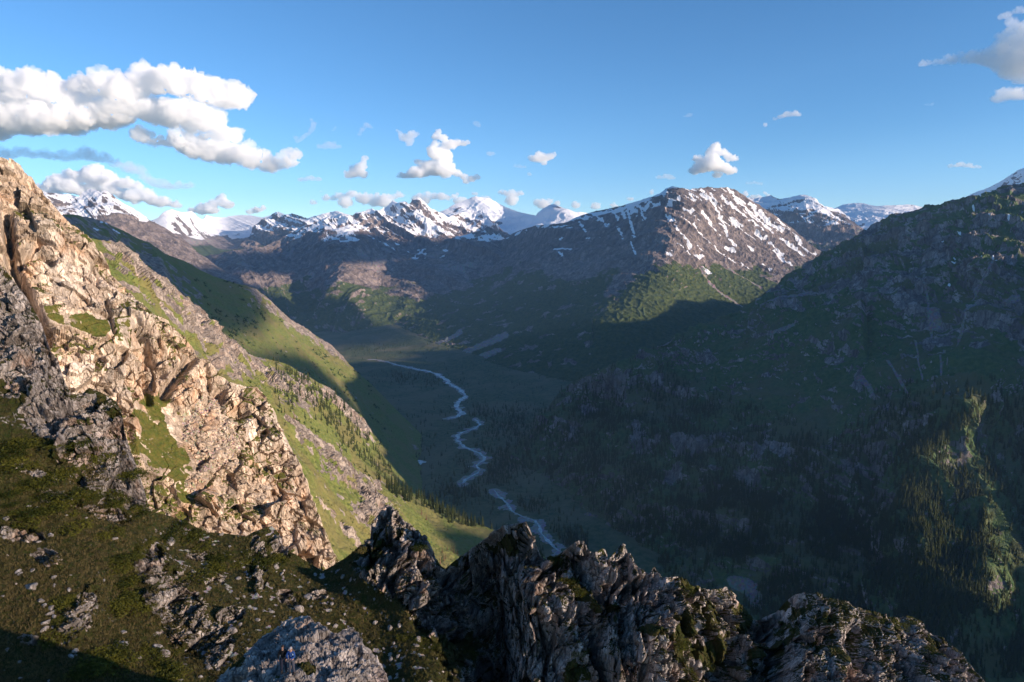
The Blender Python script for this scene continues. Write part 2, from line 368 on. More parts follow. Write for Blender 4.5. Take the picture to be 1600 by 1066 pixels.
L['left'] = build_layer("snowy_mountain", M_far,
    [(-60, 330), (0, 315), (40, 305), (70, 301), (85, 303), (100, 302), (112, 303), (122, 306), (129, 298), (140, 295), (150, 297), (157, 302), (162, 298), (175, 305), (190, 315), (210, 325), (235, 345), (260, 358), (290, 375), (310, 395), (335, 415), (380, 440)],
    [(-60, 400), (100, 400), (250, 470), (380, 480)], [(-60, 330, 6000), (145, 296, 7000), (235, 345, 6900), (335, 415, 6800), (380, 440, 6800), (100, 330, 6500), (150, 350, 6150), (200, 370, 6200), (-60, 400, 5200), (100, 400, 5500), (250, 470, 5200), (380, 480, 5400), (120, 320, 6700)],
    1.1, far_disp(0.6, 60, 500, 0.5), lambda P, N, px, py, d: np.stack([sstep(py - px * 0.35, 318, 335), np.clip(far_masks(330, 1.0, 0.3, 240)(P, N, px, py, d)[:, 1] * 0.8 + np.where(gull(P, px, py, -0.7, 130, 8, 3, off=4) > 0.15, 1, 0.2) * blob(px, py, 140, 320, 26, 16) * 1.6, 0, 1) , np.full(len(P), 0.2)], -1),
    -60, 380, "brown rocky mountain with ribbed snow field at left of the skyline")
L['fr2'] = build_layer("snowy_plateau", M_far, [(1250, 345), (1290, 331), (1315, 322), (1330, 319), (1345, 318), (1358, 321), (1370, 323), (1400, 321), (1420, 319), (1436, 321), (1470, 330), (1560, 335)],
    [(1250, 430), (1560, 430)], [(1250, 345, 13500), (1345, 318, 13500), (1436, 321, 13000), (1560, 335, 12500), (1250, 430, 10500), (1560, 430, 10500), (1380, 360, 11800)],
    1.2, far_disp(-0.5, 60, 600, 0.3), far_masks(230, -1.2, 0.2, 380), 1250, 1560, "long snow covered crest far off between two dark mountains")
L['fr1'] = build_layer("dark_peak", M_far, [(1120, 320), (1160, 308), (1172, 308), (1187, 309), (1198, 306), (1205, 304), (1212, 307), (1219, 309), (1234, 309), (1248, 306), (1259, 304), (1266, 308), (1272, 312), (1280, 319), (1287, 323), (1303, 327), (1312, 326), (1325, 338), (1340, 352), (1380, 375), (1450, 400)],
    [(1120, 430), (1450, 450)], [(1120, 320, 10500), (1205, 304, 10500), (1259, 304, 9800), (1312, 326, 9500), (1380, 375, 8800), (1450, 400, 8500), (1120, 430, 8500), (1450, 450, 7500), (1260, 370, 8800), (1330, 385, 8400)],
    1.1, far_disp(0.3, 75, 500, 0.5), far_masks(330, 0.5, 0.32, 260, -100), 1120, 1450, "dark pointed peak with thin snow gullies behind the streaked mountain")
L['fr3'] = build_layer("snowy_ridge", M_far, [(1420, 345), (1480, 325), (1510, 309), (1530, 300), (1545, 293), (1560, 285), (1575, 275), (1590, 267), (1600, 264), (1640, 250), (1750, 230), (1900, 215), (2200, 205)],
    [(1420, 420), (2200, 450)], [(1420, 345, 11200), (1530, 300, 10300), (1600, 264, 9500), (1750, 230, 9300), (2200, 205, 8700), (1420, 420, 9300), (1600, 420, 8000), (2200, 450, 7200)],
    1.2, far_disp(0.5, 50, 400, 0.4), far_masks(420, 0.8, 0.18, 200), 1420, 2200, "snowy ridge rising at the right edge of the frame")
def e1_m(P, N, px, py, d):
    m = far_masks(120, 0.6, 0.42, 220, -480)(P, N, px, py, d)
    m[:, 1] = np.clip(m[:, 1] * 0.9 + (fbm(P, 180, 4, off=8) > 0.28) * (blob(px, py, 665, 396, 40, 12) + blob(px, py, 620, 382, 25, 8) + blob(px, py, 480, 362, 22, 8) + blob(px, py, 700, 386, 20, 5)), 0, 1) * (1 - sstep(py, 405, 420))
    return m
L['e1'] = build_layer("dark_range", M_far,
    [(200, 418), (240, 409), (300, 404), (350, 396), (385, 388), (410, 384), (440, 372), (470, 357), (490, 351), (505, 353), (520, 358), (535, 356), (553, 350), (565, 356), (580, 364), (600, 374), (620, 380), (645, 388), (670, 386), (690, 379), (710, 371), (744, 361), (762, 352), (772, 357), (787, 366), (830, 382), (900, 400), (950, 410)],
    [(200, 520), (480, 580), (950, 560)],
    [(200, 418, 8200), (300, 404, 8800), (440, 372, 9200), (553, 350, 9000), (645, 388, 9400), (762, 352, 9200), (900, 400, 9000), (950, 410, 9000), (200, 520, 6500), (480, 580, 6000), (950, 560, 6500),
     (540, 400, 8000), (520, 450, 7200), (470, 440, 7800), (600, 440, 7800), (400, 450, 7300), (660, 420, 8300), (620, 480, 7000), (340, 440, 7600), (740, 400, 8500)],
    1.15, lambda P, N, px, py: 70 * (gull(P, px, py, .05 + .75 * np.tanh((px - 545) / 50), 650, 3.5, 6) - .5) + 22 * fbm(P, 350, 5, 0.6) + 22 * (ridged(P, 220, 5) - .5), e1_m, 200, 950, "dark blue range with patches of sun and scraps of snow closing the valley", edge=(.4, 10))

# main streaked mountain ---------------------------------------------
RIB = [(1046, 292), (1040, 330), (1050, 370), (1035, 400), (1008, 425), (985, 450), (960, 475), (925, 500)]
def m_k(px, py):
    xr = np.interp(py, [p[1] for p in RIB], [p[0] for p in RIB]); return sstep(px - xr, -15, 15), xr
STREAKS = [[(1096, 297), (1104, 315)], [(1112, 300), (1122, 330), (1132, 350), (1140, 372), (1152, 385)], [(1138, 292), (1160, 318), (1185, 345)], [(1128, 305), (1160, 335), (1190, 360)],
    [(1150, 310), (1180, 335), (1208, 361)], [(1172, 318), (1200, 343), (1222, 360)], [(1216, 341), (1245, 372), (1262, 392), (1276, 397)], [(1222, 370), (1240, 382), (1258, 398)], [(1180, 362), (1190, 372)],
    [(1195, 372), (1212, 388), (1225, 398)], [(1210, 390), (1225, 405), (1240, 412)], [(1056, 348), (1070, 372), (1080, 386)], [(1066, 336), (1080, 348)], [(1086, 348), (1094, 362), (1100, 370)], [(1098, 330), (1112, 348), (1125, 366)],
    [(1104, 372), (1120, 388), (1133, 398)], [(1092, 384), (1098, 392)], [(1136, 385), (1150, 392)], [(1170, 383), (1178, 390)], [(1193, 410), (1204, 421)], [(1098, 416), (1110, 432)], [(1160, 408), (1172, 416)], [(1140, 402), (1150, 408)],
    [(880, 345), (905, 336)], [(930, 335), (950, 350)], [(955, 327), (965, 342)], [(968, 325), (976, 340)], [(980, 330), (986, 352), (990, 370)], [(905, 345), (915, 362)], [(990, 318), (1010, 330)], [(1012, 312), (1024, 322)], [(940, 340), (946, 352)], [(1000, 325), (1006, 340)],
    [(965, 355), (972, 370)], [(985, 378), (990, 392)], [(865, 388), (880, 385), (890, 388)], [(870, 392), (878, 398)], [(1060, 310), (1068, 322)], [(1078, 305), (1086, 318)], [(1084, 395), (1100, 402)], [(1100, 300), (1108, 306)]]
def m_disp(P, N, px, py):
    r, xr = m_k(px, py); g = gull(P, px, py, np.where(r > .5, 0.95, -0.35), 420, 4.5, 6)
    lo = sstep(py, 405, 470)
    g2 = gull(P, px, py, np.where(r > .5, 0.95, -0.35), 150, 7, 5, off=3.0)
    return (34 * (g - .5) + 16 * (g2 - .5)) * (1 - 0.6 * lo) + 9 * fbm(P, 160, 6, 0.6) * (1 - .5 * lo) + 8 * ridged(P, 60, 4)
def m_mask(P, N, px, py, d):
    r, xr = m_k(px, py); n = fbm(P, 120, 5, off=2); n2 = fbm(P, 500, 4, off=4)
    s = np.zeros(len(P)); nn = fbm(P, 45, 3, off=6) * 2.2
    for i, st in enumerate(STREAKS): s = np.maximum(s, sstep(-(seg(px, py, st) + nn * 1.25), -2.1 - (i % 3) * .3, -.9))
    fine = gull(P, px, py, np.where(r > .5, 0.95, -0.35), 130, 9, 3, off=7)
    s = np.maximum(s, sstep(fine + n * .8 - (py - 300) * 0.0075 - 0.25 * (1 - r) * (py > 345), 0.5, 0.6) * (py < 405))
    top = np.interp(px, [850, 900, 1000, 1040, 1150, 1300], [352, 335, 315, 298, 298, 395])
    s = np.maximum(s, (1 - r) * sstep(fine * 1.2 + n - .15 - (py - top - 10) * 0.06, 0.3, 0.45))
    g = sstep(py + 25 * n2 + 12 * n - np.interp(px, [500, 800, 960, 1050, 1150, 1300], [400, 415, 420, 385, 398, 420]), 0, 30)
    g = g * (1 - 0.7 * sstep(n, 0.3, 0.5) * (1 - r * .7)) * (1 - 0.9 * np.exp(-(seg(px, py, [(950, 460), (965, 440), (985, 425), (998, 405)]) / 9) ** 2))
    g = g * sstep(N[:, 2], 0.3, 0.5)
    d_ = np.zeros(len(P))
    for st, w in (([(1095, 418), (1110, 440), (1130, 460), (1160, 480)], 1.8), ([(1135, 410), (1160, 432), (1190, 452)], 1.6), ([(700, 570), (740, 545), (790, 525)], 6), ([(690, 578), (740, 562), (780, 548)], 5), ([(735, 600), (775, 585)], 5), ([(620, 555), (680, 540), (720, 520)], 4)):
        d_ = np.maximum(d_, np.exp(-(seg(px, py, st) / w) ** 2 * (1 + .5 * n)))
    return np.stack([g * (1 - d_), s, d_], -1)
L['main'] = build_layer("streaked_mountain", M_far,
    [(420, 470), (520, 455), (600, 440), (681, 421), (712, 413), (744, 400), (775, 382), (806, 363), (837, 351), (850, 350), (881, 347), (912, 334), (935, 328), (959, 323), (985, 318), (1006, 311), (1020, 307), (1031, 303), (1040, 296), (1050, 292), (1060, 294), (1069, 294), (1078, 296), (1087, 294), (1106, 291), (1119, 295), (1134, 291), (1147, 295), (1162, 306), (1178, 316), (1209, 334), (1241, 356), (1272, 388), (1300, 402), (1380, 450), (1500, 520)],
    [(420, 600), (700, 660), (900, 700), (1500, 640)],
    [(420, 470, 7500), (600, 440, 8300), (712, 413, 8800), (775, 382, 8900), (850, 350, 8200), (959, 323, 7700), (1046, 292, 7100), (1134, 291, 7250), (1209, 334, 7300), (1300, 402, 7000), (1500, 520, 6500),
     (1043, 350, 6450), (1035, 400, 5950), (985, 450, 5500), (940, 490, 5150), (1120, 350, 6750), (1110, 400, 6300), (1180, 400, 6600), (1090, 460, 5600), (1170, 460, 5900), (950, 380, 6900), (900, 430, 6500), (860, 480, 5900), (800, 450, 6900), (700, 480, 6900),
     (560, 520, 6800), (540, 555, 6300), (640, 560, 5400), (700, 600, 4700), (800, 560, 4900), (860, 620, 4200), (950, 560, 4500), (1050, 520, 4900), (1200, 520, 5100), (420, 600, 5900), (700, 660, 4100), (900, 700, 3700), (1500, 640, 4300), (1100, 600, 4200)],
    1.15, m_disp, m_mask, 420, 1500, "large mountain with white snow streaks down its sunlit right flank", c=0.2, edge=(.45, 16))
# right forested mountain ------------------------------------------------
ROCKB = [(1000, 690, 18, 22), (1020, 700, 25, 18), (1075, 700, 35, 18), (1125, 690, 25, 10), (1150, 700, 18, 25), (1185, 715, 14, 22), (1215, 700, 25, 14), (1045, 745, 22, 12), (1165, 745, 16, 14), (1235, 715, 20, 20),
         (1000, 560, 18, 8), (1060, 555, 30, 12), (1100, 560, 30, 14), (920, 635, 20, 12), (935, 600, 10, 14), (1075, 620, 15, 10), (895, 670, 10, 12), (960, 610, 12, 12), (1030, 600, 16, 10), (1150, 600, 20, 8), (1200, 585, 18, 6), (1300, 560, 12, 5),
         (1340, 600, 10, 16), (1380, 620, 12, 10), (1440, 640, 20, 14), (1480, 615, 16, 12), (1500, 590, 20, 8), (1235, 480, 25, 6), (1290, 440, 30, 12), (1350, 420, 30, 20), (1400, 390, 30, 20), (1460, 380, 30, 30), (1530, 350, 30, 30), (1420, 450, 30, 20), (1500, 420, 25, 30), (1570, 400, 30, 30),
         (1420, 560, 16, 16), (1450, 530, 14, 20), (1380, 540, 10, 14), (1350, 780, 8, 8), (1260, 760, 10, 8), (1330, 810, 6, 6), (1590, 520, 20, 8), (1555, 470, 25, 8), (1300, 700, 14, 12), (1270, 740, 10, 10), (1120, 760, 12, 10), (1390, 640, 16, 12), (1560, 600, 14, 14), (1590, 640, 10, 14)]
def r_disp(P, N, px, py):
    up = 1 - sstep(py - (px - 900) * -0.15, 480, 640)
    g = gull(P, px, py, np.where(px > 1350, -0.25, -0.7), 260, 3, 6)
    flat = blob(px, py, 1250, 600, 120, 50)
    A = 40 * (1 - 0.6 * flat)
    rk = np.zeros(len(P))
    for b in ROCKB: rk = np.maximum(rk, blob(px, py, b[0], b[1], b[2] * 1.2, b[3] * 1.2))
    return A * (g - .5) + 14 * fbm(P, 160, 5, .55) + rk * (10 * ridged(P * np.array([1, 1, .5]), 40, 4) + 7 * blocks(P, (22, 22, 40))) + 8 * ridged(P * np.array([1, 1, .6]), 60, 5) + up * 8 * blocks(P, (40, 40, 60), 1.2)
def r_mask(P, N, px, py, d):
    n = fbm(P, 90, 5, off=3); n2 = fbm(P, 300, 4, off=1)
    rk = np.zeros(len(P))
    for b in ROCKB: rk = np.maximum(rk, blob(px, py, *b[:2], b[2], b[3]))
    stk = gull(P, px, py, -.1, 45, 5, 4, off=8.0) - .5
    r = sstep(rk * 1.1 + n * 0.9 + stk * .5 - .1, 0.35, 0.6)
    hi = 1 - sstep(py - np.interp(px, [900, 1200, 1300, 1450, 1600, 2400], [470, 470, 490, 530, 560, 600]) + 40 * n2, -30, 30)
    r = np.maximum(r, hi * sstep(n + 0.25 * n2 + stk * .6, -0.15, 0.15) * 0.95)
    r = np.maximum(r, sstep(0.45 - N[:, 2] + n * .15, 0.0, 0.1) * .8)
    r = r * (1 - .8 * sstep(px, 1370, 1420) * sstep(py, 590, 640) * sstep(n + .35, 0, .25))
    sc = np.zeros(len(P))
    for st, w in (([(1445, 430), (1455, 520)], 2), ([(1515, 470), (1560, 400), (1555, 390)], 2), ([(1465, 600), (1480, 545), (1510, 490), (1530, 470)], 1.8), ([(1430, 520), (1440, 590), (1470, 600)], 1.6), ([(925, 815), (945, 822)], 9), ([(1205, 470), (1260, 452)], 6), ([(1210, 525), (1240, 510)], 5), ([(1460, 490), (1462, 500)], 12),
                  ([(1270, 860), (1300, 840), (1350, 800)], 2), ([(1150, 915), (1175, 920), (1180, 940)], 12), ([(1390, 570), (1410, 600), (1420, 620)], 3), ([(1340, 590), (1355, 600), (1365, 620)], 5), ([(1570, 470), (1590, 466)], 5)):
        sc = np.maximum(sc, np.exp(-(seg(px, py, st) / w) ** 2) * (1 + n * .6))
    s = np.zeros(len(P))
    for x, y, w in ((1497, 358, 3), (1472, 376, 2), (1485, 397, 2), (1494, 411, 2.5), (1497, 416, 2), (1485, 447, 2.5), (1555, 395, 2), (1558, 402, 2), (1530, 305, 3), (1532, 313, 2), (1545, 340, 2), (1575, 344, 2), (1478, 403, 1.5), (1535, 393, 1.5), (1508, 402, 1.5), (1521, 325, 2)):
        s = np.maximum(s, blob(px, py, x, y, w, w * 1.6, -25))
    return np.stack([(1 - r) * (1 - np.clip(sc, 0, 1)), s, np.clip(sc, 0, 1)], -1)
def r_plane(px, py):
    p = at(px, py, 1.0); return 1840 / (-p[..., 2] + .617 * p[..., 0] + .275)
R_PIN = [(690, 800, 2950), (780, 713, 3050), (850, 645, 3150), (900, 594, 3150), (960, 572, 3050), (1040, 532, 3150), (1150, 488, 3300), (1290, 400, 3250), (1430, 325, 3200), (1600, 290, 2980), (1800, 300, 2650), (2100, 280, 2500), (2600, 270, 2400)]
R_REL = [(1530, 625, .935), (1480, 665, .935), (1440, 710, .935), (1410, 770, .94), (1435, 850, .935), (1475, 960, .93), (1500, 1040, .94), (1570, 640, 1.03), (1545, 700, 1.05), (1500, 790, 1.01), (1500, 880, .995), (1545, 800, .985), (1545, 890, .98), (1578, 800, 1.09), (1580, 900, 1.06), (1545, 985, 1.02), (1520, 1030, .99), (1360, 760, 1.02), (1390, 880, 1.01), (1600, 600, 1.05), (1560, 560, 1.02), (1620, 800, 1.25), (1620, 950, 1.18), (1600, 680, 1.14), (1600, 1066, 1.1),
         (1110, 665, 1.02), (1110, 735, .985), (1190, 665, 1.015), (1200, 735, .985), (1010, 670, 1.0), (1010, 730, .97), (940, 620, .97), (920, 700, .98), (860, 740, 1.0), (1460, 520, 1.03), (1440, 430, 1.01), (1520, 400, .98), (1350, 450, .985), (1300, 560, 1.02), (1250, 610, 1.03), (1250, 680, 1.0), (1200, 500, 1.0), (1340, 640, .99), (1050, 570, 1.0),
         (1100, 830, 1.0), (1250, 850, 1.0), (1000, 840, 1.0), (900, 860, 1.0), (2600, 700, 1.6), (2600, 1200, 1.2), (2000, 700, 1.5), (1900, 1000, 1.2), (1160, 1100, 1.0), (1500, 1160, 1.0), (690, 830, 1.0)]
_rr = Depth([(x, y, Y / float(r_plane(x, y))) for x, y, Y in R_PIN] + R_REL, .2)
def r_depth(px, py): return r_plane(px, py) * _rr(px, py)
L['right'] = build_layer("mountainside", M_slope,
    [(690, 800), (720, 770), (760, 735), (790, 705), (820, 678), (838, 662), (850, 645), (858, 632), (866, 622), (880, 606), (900, 594), (930, 583), (960, 572), (985, 560), (1010, 546), (1040, 532), (1060, 524), (1080, 516), (1120, 506), (1150, 488), (1170, 472), (1200, 448), (1230, 428), (1260, 416), (1290, 400), (1320, 381), (1360, 351), (1400, 333), (1430, 325), (1445, 319), (1460, 316), (1490, 308), (1510, 306), (1530, 303), (1550, 302), (1562, 294), (1575, 288), (1600, 290), (1650, 288), (1800, 300), (2100, 280), (2600, 270)],
    [(690, 830), (760, 900), (860, 990), (1000, 1010), (1160, 1100), (1500, 1160), (2600, 1200)],
    r_depth,
    1.25, r_disp, r_mask, 690, 2600, "dark shaded mountainside with forested ribs and pale rock bands at right", c=0.2, edge=(.8, 12))

# left grass hill ---------------------------------------------------------
def c_disp(P, N, px, py):
    rk = np.exp(-(seg(px, py, [(395, 462), (430, 485), (470, 512), (530, 558), (560, 585)]) / 13) ** 2)
    return 12 * (gull(P, px, py, -0.3, 220, 4, 5) - .5) + 7 * fbm(P, 120, 5) + rk * (10 * blocks(P, (26, 26, 60)) + 6 * ridged(P, 30, 3)) + 2.5 * ridged(P, 25, 3)
def c_mask(P, N, px, py, d):
    n = fbm(P, 60, 5, off=3); n2 = fbm(P, 250, 4, off=8)
    rk = np.exp(-(seg(px, py, [(395, 458), (430, 482), (470, 510), (540, 560)]) / 11) ** 2) + np.exp(-(seg(px, py, [(225, 405), (260, 430), (300, 470)]) / 22) ** 2) * .9 + 0.7 * (1 - sstep(px, 150, 260))
    r = sstep(rk + n * .8, 0.5, 0.75)
    s = np.zeros(len(P))
    for x, y in ((148, 357), (152, 359), (158, 348), (165, 350), (182, 362), (186, 364), (177, 360)): s = np.maximum(s, blob(px, py, x, y, 3.2, 1.5, 20))
    pth = np.exp(-(seg(px, py, [(400, 478), (440, 500), (480, 530), (540, 590), (580, 600)]) / 2.2) ** 2) * .9
    return np.stack([1 - r, s, np.clip(pth, 0, 1)], -1)
L['hill'] = build_layer("grassy_hill", M_mid,
    [(60, 345), (90, 336), (115, 335), (125, 337), (140, 340), (160, 347), (180, 355), (200, 364), (230, 379), (260, 396), (300, 414), (320, 425), (340, 434), (365, 443), (385, 447), (400, 450), (415, 461), (425, 472), (440, 487), (455, 499), (470, 508), (485, 517), (500, 529), (515, 538), (530, 552), (545, 568), (560, 582), (580, 600), (620, 640), (660, 680)],
    [(60, 460), (200, 520), (340, 600), (450, 680), (560, 760), (660, 800)],
    [(60, 345, 2000), (115, 335, 2300), (200, 364, 2650), (300, 414, 2950), (400, 450, 3200), (470, 508, 3350), (530, 552, 3500), (580, 600, 3450), (660, 680, 3300), (60, 460, 1300), (200, 520, 1400), (340, 600, 1700), (450, 680, 1950), (560, 760, 2150), (660, 800, 2350),
     (200, 420, 2150), (320, 500, 2350), (420, 560, 2500), (500, 610, 2700), (395, 490, 2850), (250, 440, 2250)],
    1.25, c_disp, c_mask, 60, 660, "green grass hill descending to the valley at left, upper part in shade", 'hill', c=0.25, smooth=True)

# valley floor --------------------------------------------------------------
def vz(x, y):
    z = -1000 + 0.03 * (y - 2000) + 0.012 * np.maximum(y - 4200, 0)
    xc = (np.interp(y, [1500, 1900, 2300, 2700, 3100, 3600, 4200, 5000, 6500], [900, 650, 130, -80, -110, -180, -420, -1000, -1900]))
    z = z + np.minimum(0.00014 * np.maximum(np.abs(x - xc) - 150, 0) ** 2, np.where(x < xc, 60, 40))
    return z
RIVERS = [([(578, 562, 1.5), (592, 563, 2), (604, 565, 3), (618, 570, 6), (632, 573, 5), (650, 577, 7), (668, 580, 9), (682, 585, 10), (695, 592, 11), (703, 600, 14), (712, 605, 10), (722, 612, 10), (728, 620, 9), (716, 628, 14), (713, 636, 12), (718, 641, 14), (722, 647, 16), (712, 652, 10), (700, 654, 5)]),
          ([(740, 655, 3), (746, 658, 6), (750, 664, 6), (740, 671, 6), (722, 676, 6), (714, 681, 9), (716, 690, 10), (725, 698, 9), (738, 704, 7), (750, 709, 6), (756, 714, 8), (757, 719, 9), (748, 724, 6), (744, 728, 8), (749, 735, 8), (746, 740, 6), (734, 746, 5), (727, 750, 9), (724, 756, 6)]),
          ([(772, 766, 3), (778, 774, 8), (785, 780, 9), (793, 787, 9), (798, 797, 9), (806, 803, 6), (822, 810, 4), (836, 814, 7), (842, 820, 8), (845, 833, 9), (852, 842, 8), (862, 852, 8), (874, 862, 6)]),
          ([(1128, 914, 3), (1140, 922, 6), (1158, 934, 8), (1172, 950, 9), (1190, 968, 9), (1205, 985, 9)])]
def vpoint(px, py):
    """where the sight line meets the valley floor"""
    px = np.asarray(px, float); py = np.asarray(py, float); lo = np.full(px.shape, 900.0); hi = np.full(px.shape, 9000.0)
    for _ in range(34):
        mid = (lo + hi) / 2; p = at(px, py, mid); below = p[..., 2] < vz(p[..., 0], p[..., 1])
        hi = np.where(below, mid, hi); lo = np.where(below, lo, mid)
    return at(px, py, (lo + hi) / 2)
gx = []
ys = np.concatenate([np.linspace(1200, 2400, 110), np.geomspace(2405, 7500, 330)])
us = np.linspace(-0.42, 0.72, 430)
VX = us[None, :] * ys[:, None]; VY = np.repeat(ys[:, None], len(us), 1)
VP = np.stack([VX, VY, vz(VX, VY)], -1); f_ = VP.reshape(-1, 3)
RP = []
for r in RIVERS:
    a = np.array(r, float); RP.append((vpoint(a[:, 0], a[:, 1])[:, :2], a[:, 2]))
rd = np.full(len(f_), 1e9)
for p2, w in RP:
    rd = np.minimum(rd, seg(f_[:, 0], f_[:, 1], [tuple(q) for q in p2]))
n = fbm(f_, 180, 5, off=4); bumpy = 5 * n * sstep(rd, 20, 160) + 2.0 * fbm(f_, 50, 3) * sstep(rd, 25, 120)
f_[:, 2] += bumpy
n2 = fbm(f_, 60, 4, off=2)
grav = sstep(20 + 32 * n2 - rd, -4, 6)
far_w = sstep(f_[:, 1], 4600, 5200)
bars = sstep(fbm(f_ * np.array([1, .5, 1]), 260, 5, off=31), .28, .5) * sstep(500 - rd, 0, 300) * .55
vm = np.stack([1 - grav - bars * .6, np.zeros(len(f_)), grav * 1.0 + bars], -1)
nu, nv = VX.shape; I = np.arange(nu * nv).reshape(nu, nv)
vo_ = mesh_np("valley_floor", f_, np.stack([I[:-1, :-1], I[:-1, 1:], I[1:, 1:], I[1:, :-1]], -1), M_valley, True, attrs={"mask": np.clip(vm, 0, 1)})
tagit(vo_, "green valley floor with the river winding through it", "valley", kind="structure")
VGRID = f_.reshape(nu, nv, 3)
# low ground under and beyond everything
gr_ = mesh_np("ground", [(-60000, -20000, -1250), (60000, -20000, -1250), (60000, 60000, -1250), (-60000, 60000, -1250)], [(0, 1, 2, 3)], M_slope, False, attrs={"mask": np.array([[1, 0, 0]] * 4, float)})
tagit(gr_, "low ground far below the mountains", "ground", kind="structure")

# river --------------------------------------------------------------------
m_w, t_, b_ = nt("glacial_river_water"); h_ = NB(t_)
geo = h_.n("ShaderNodeNewGeometry").outputs["Position"]
nz = h_.noise(h_.vmap(geo, (0.06, 0.06, 0.06)), 1.0, 6, 0.65)
h_.l(h_.ramp(nz, (0.35, (0.20, 0.26, 0.28)), (0.52, (0.42, 0.47, 0.48)), (0.66, (0.72, 0.75, 0.76))), b_.inputs["Base Color"])
b_.inputs["Roughness"].default_value = 0.35; b_.inputs["Specular IOR Level"].default_value = 0.5
bp = h_.n("ShaderNodeBump"); bp.inputs["Strength"].default_value = 0.5; bp.inputs["Distance"].default_value = 2; h_.l(nz, bp.inputs["Height"]); h_.l(bp.outputs[0], b_.inputs["Normal"])
RV_, RF_ = [], []
for r in RIVERS:
    a = np.array(r, float); s0 = np.concatenate([[0], np.cumsum(np.hypot(*np.diff(a[:, :2], axis=0).T))]); s1 = np.arange(0, s0[-1], 1.2)
    q = np.stack([np.interp(s1, s0, a[:, k]) for k in range(3)], -1)
    c3 = vpoint(q[:, 0], q[:, 1]); tn = np.gradient(c3[:, :2], axis=0); tn /= np.linalg.norm(tn, axis=1)[:, None]; nr = np.stack([-tn[:, 1], tn[:, 0]], -1)
    wd = q[:, 2] * c3[:, 1] / F * 0.55
    w1 = wd * np.clip(0.5 + 0.55 * fbm(c3, 50, 4, .6, off=1), .12, 1.2); w2 = wd * np.clip(0.5 + 0.55 * fbm(c3, 50, 4, .6, off=9), .12, 1.2); base = sum(len(x) for x in RV_)
    rows = []
    for t in (-1, -0.5, 0, 0.5, 1):
        xy = c3[:, :2] + nr * (np.where(t > 0, w1, w2) * t)[:, None]
        rows.append(np.concatenate([xy, (vz(xy[:, 0], xy[:, 1]) + 1.6)[:, None]], 1))
    V = np.stack(rows, 1); RV_.append(V.reshape(-1, 3)); k = np.arange(len(s1) * 5).reshape(-1, 5) + base
    RF_.append(np.stack([k[:-1, :-1], k[:-1, 1:], k[1:, 1:], k[1:, :-1]], -1).reshape(-1, 4))
# a small pond on the meadow
pc = vpoint([658], [725])[0]; base = sum(len(x) for x in RV_); an = np.linspace(0, 2 * math.pi, 24, endpoint=False)
riv = mesh_np("river", np.concatenate(RV_), np.concatenate(RF_), m_w); tagit(riv, "pale braided glacial river winding down the valley floor", "river", kind="structure")
pr = 1 + 0.3 * np.sin(an * 3 + 1) + .15 * np.cos(an * 5); xy = pc[:2] + np.stack([np.cos(an) * 17 * pr, np.sin(an) * 30 * pr], -1)
pv = np.concatenate([np.append(pc[:2], 0)[None], np.concatenate([xy, np.zeros((24, 1))], 1)]); pv[:, 2] = vz(pv[:, 0], pv[:, 1]).max() + 6
pond = mesh_np("pond", pv, [(0, 1 + i, 1 + (i + 1) % 24) for i in range(24)], m_w, tri=True); tagit(pond, "small bright pond on the green valley meadow", "pond", kind="structure")

# left spurs -----------------------------------------------------------------
def b1_rock(px, py):
    r = np.exp(-(seg(px, py, [(190, 385), (230, 425), (280, 470), (330, 515), (370, 550)]) / 26) ** 2)
    r = np.maximum(r, np.exp(-(seg(px, py, [(400, 570), (440, 600), (480, 620)]) / 17) ** 2) * .8)
    r = np.maximum(r, np.exp(-(seg(px, py, [(515, 615), (545, 640), (575, 670)]) / 12) ** 2))
    for b in ((345, 560, 18, 18), (370, 585, 14, 14), (300, 500, 30, 20), (470, 600, 14, 18)): r = np.maximum(r, blob(px, py, *b))
    return r
def b1_disp(P, N, px, py):
    rk = b1_rock(px, py)
    return 9 * (gull(P, px, py, -0.2, 110, 3, 5) - .5) + 4 * fbm(P, 60, 5) + rk * (9 * blocks(P, (28, 28, 70), 1.2) + 5 * blocks(P, (11, 11, 25), 1.2, off=5) + 6 * ridged(P * np.array([1, 1, .4]), 30, 4)) + 1.2 * ridged(P, 14, 3)
def b1_mask(P, N, px, py, d):
    n = fbm(P, 30, 5, off=3)
    r = sstep(b1_rock(px, py) + n * .8 - 0.25 * (N[:, 2] > .75), 0.35, 0.6)
    p_ = np.exp(-(seg(px, py, [(497, 665), (505, 668)]) / 2) ** 2) + np.exp(-(seg(px, py, [(560, 695), (572, 706)]) / 6) ** 2) + blob(px, py, 585, 690, 6, 14, -30)
    return np.stack([1 - r, r * 0, np.clip(p_ + n * .2, 0, 1)], -1)
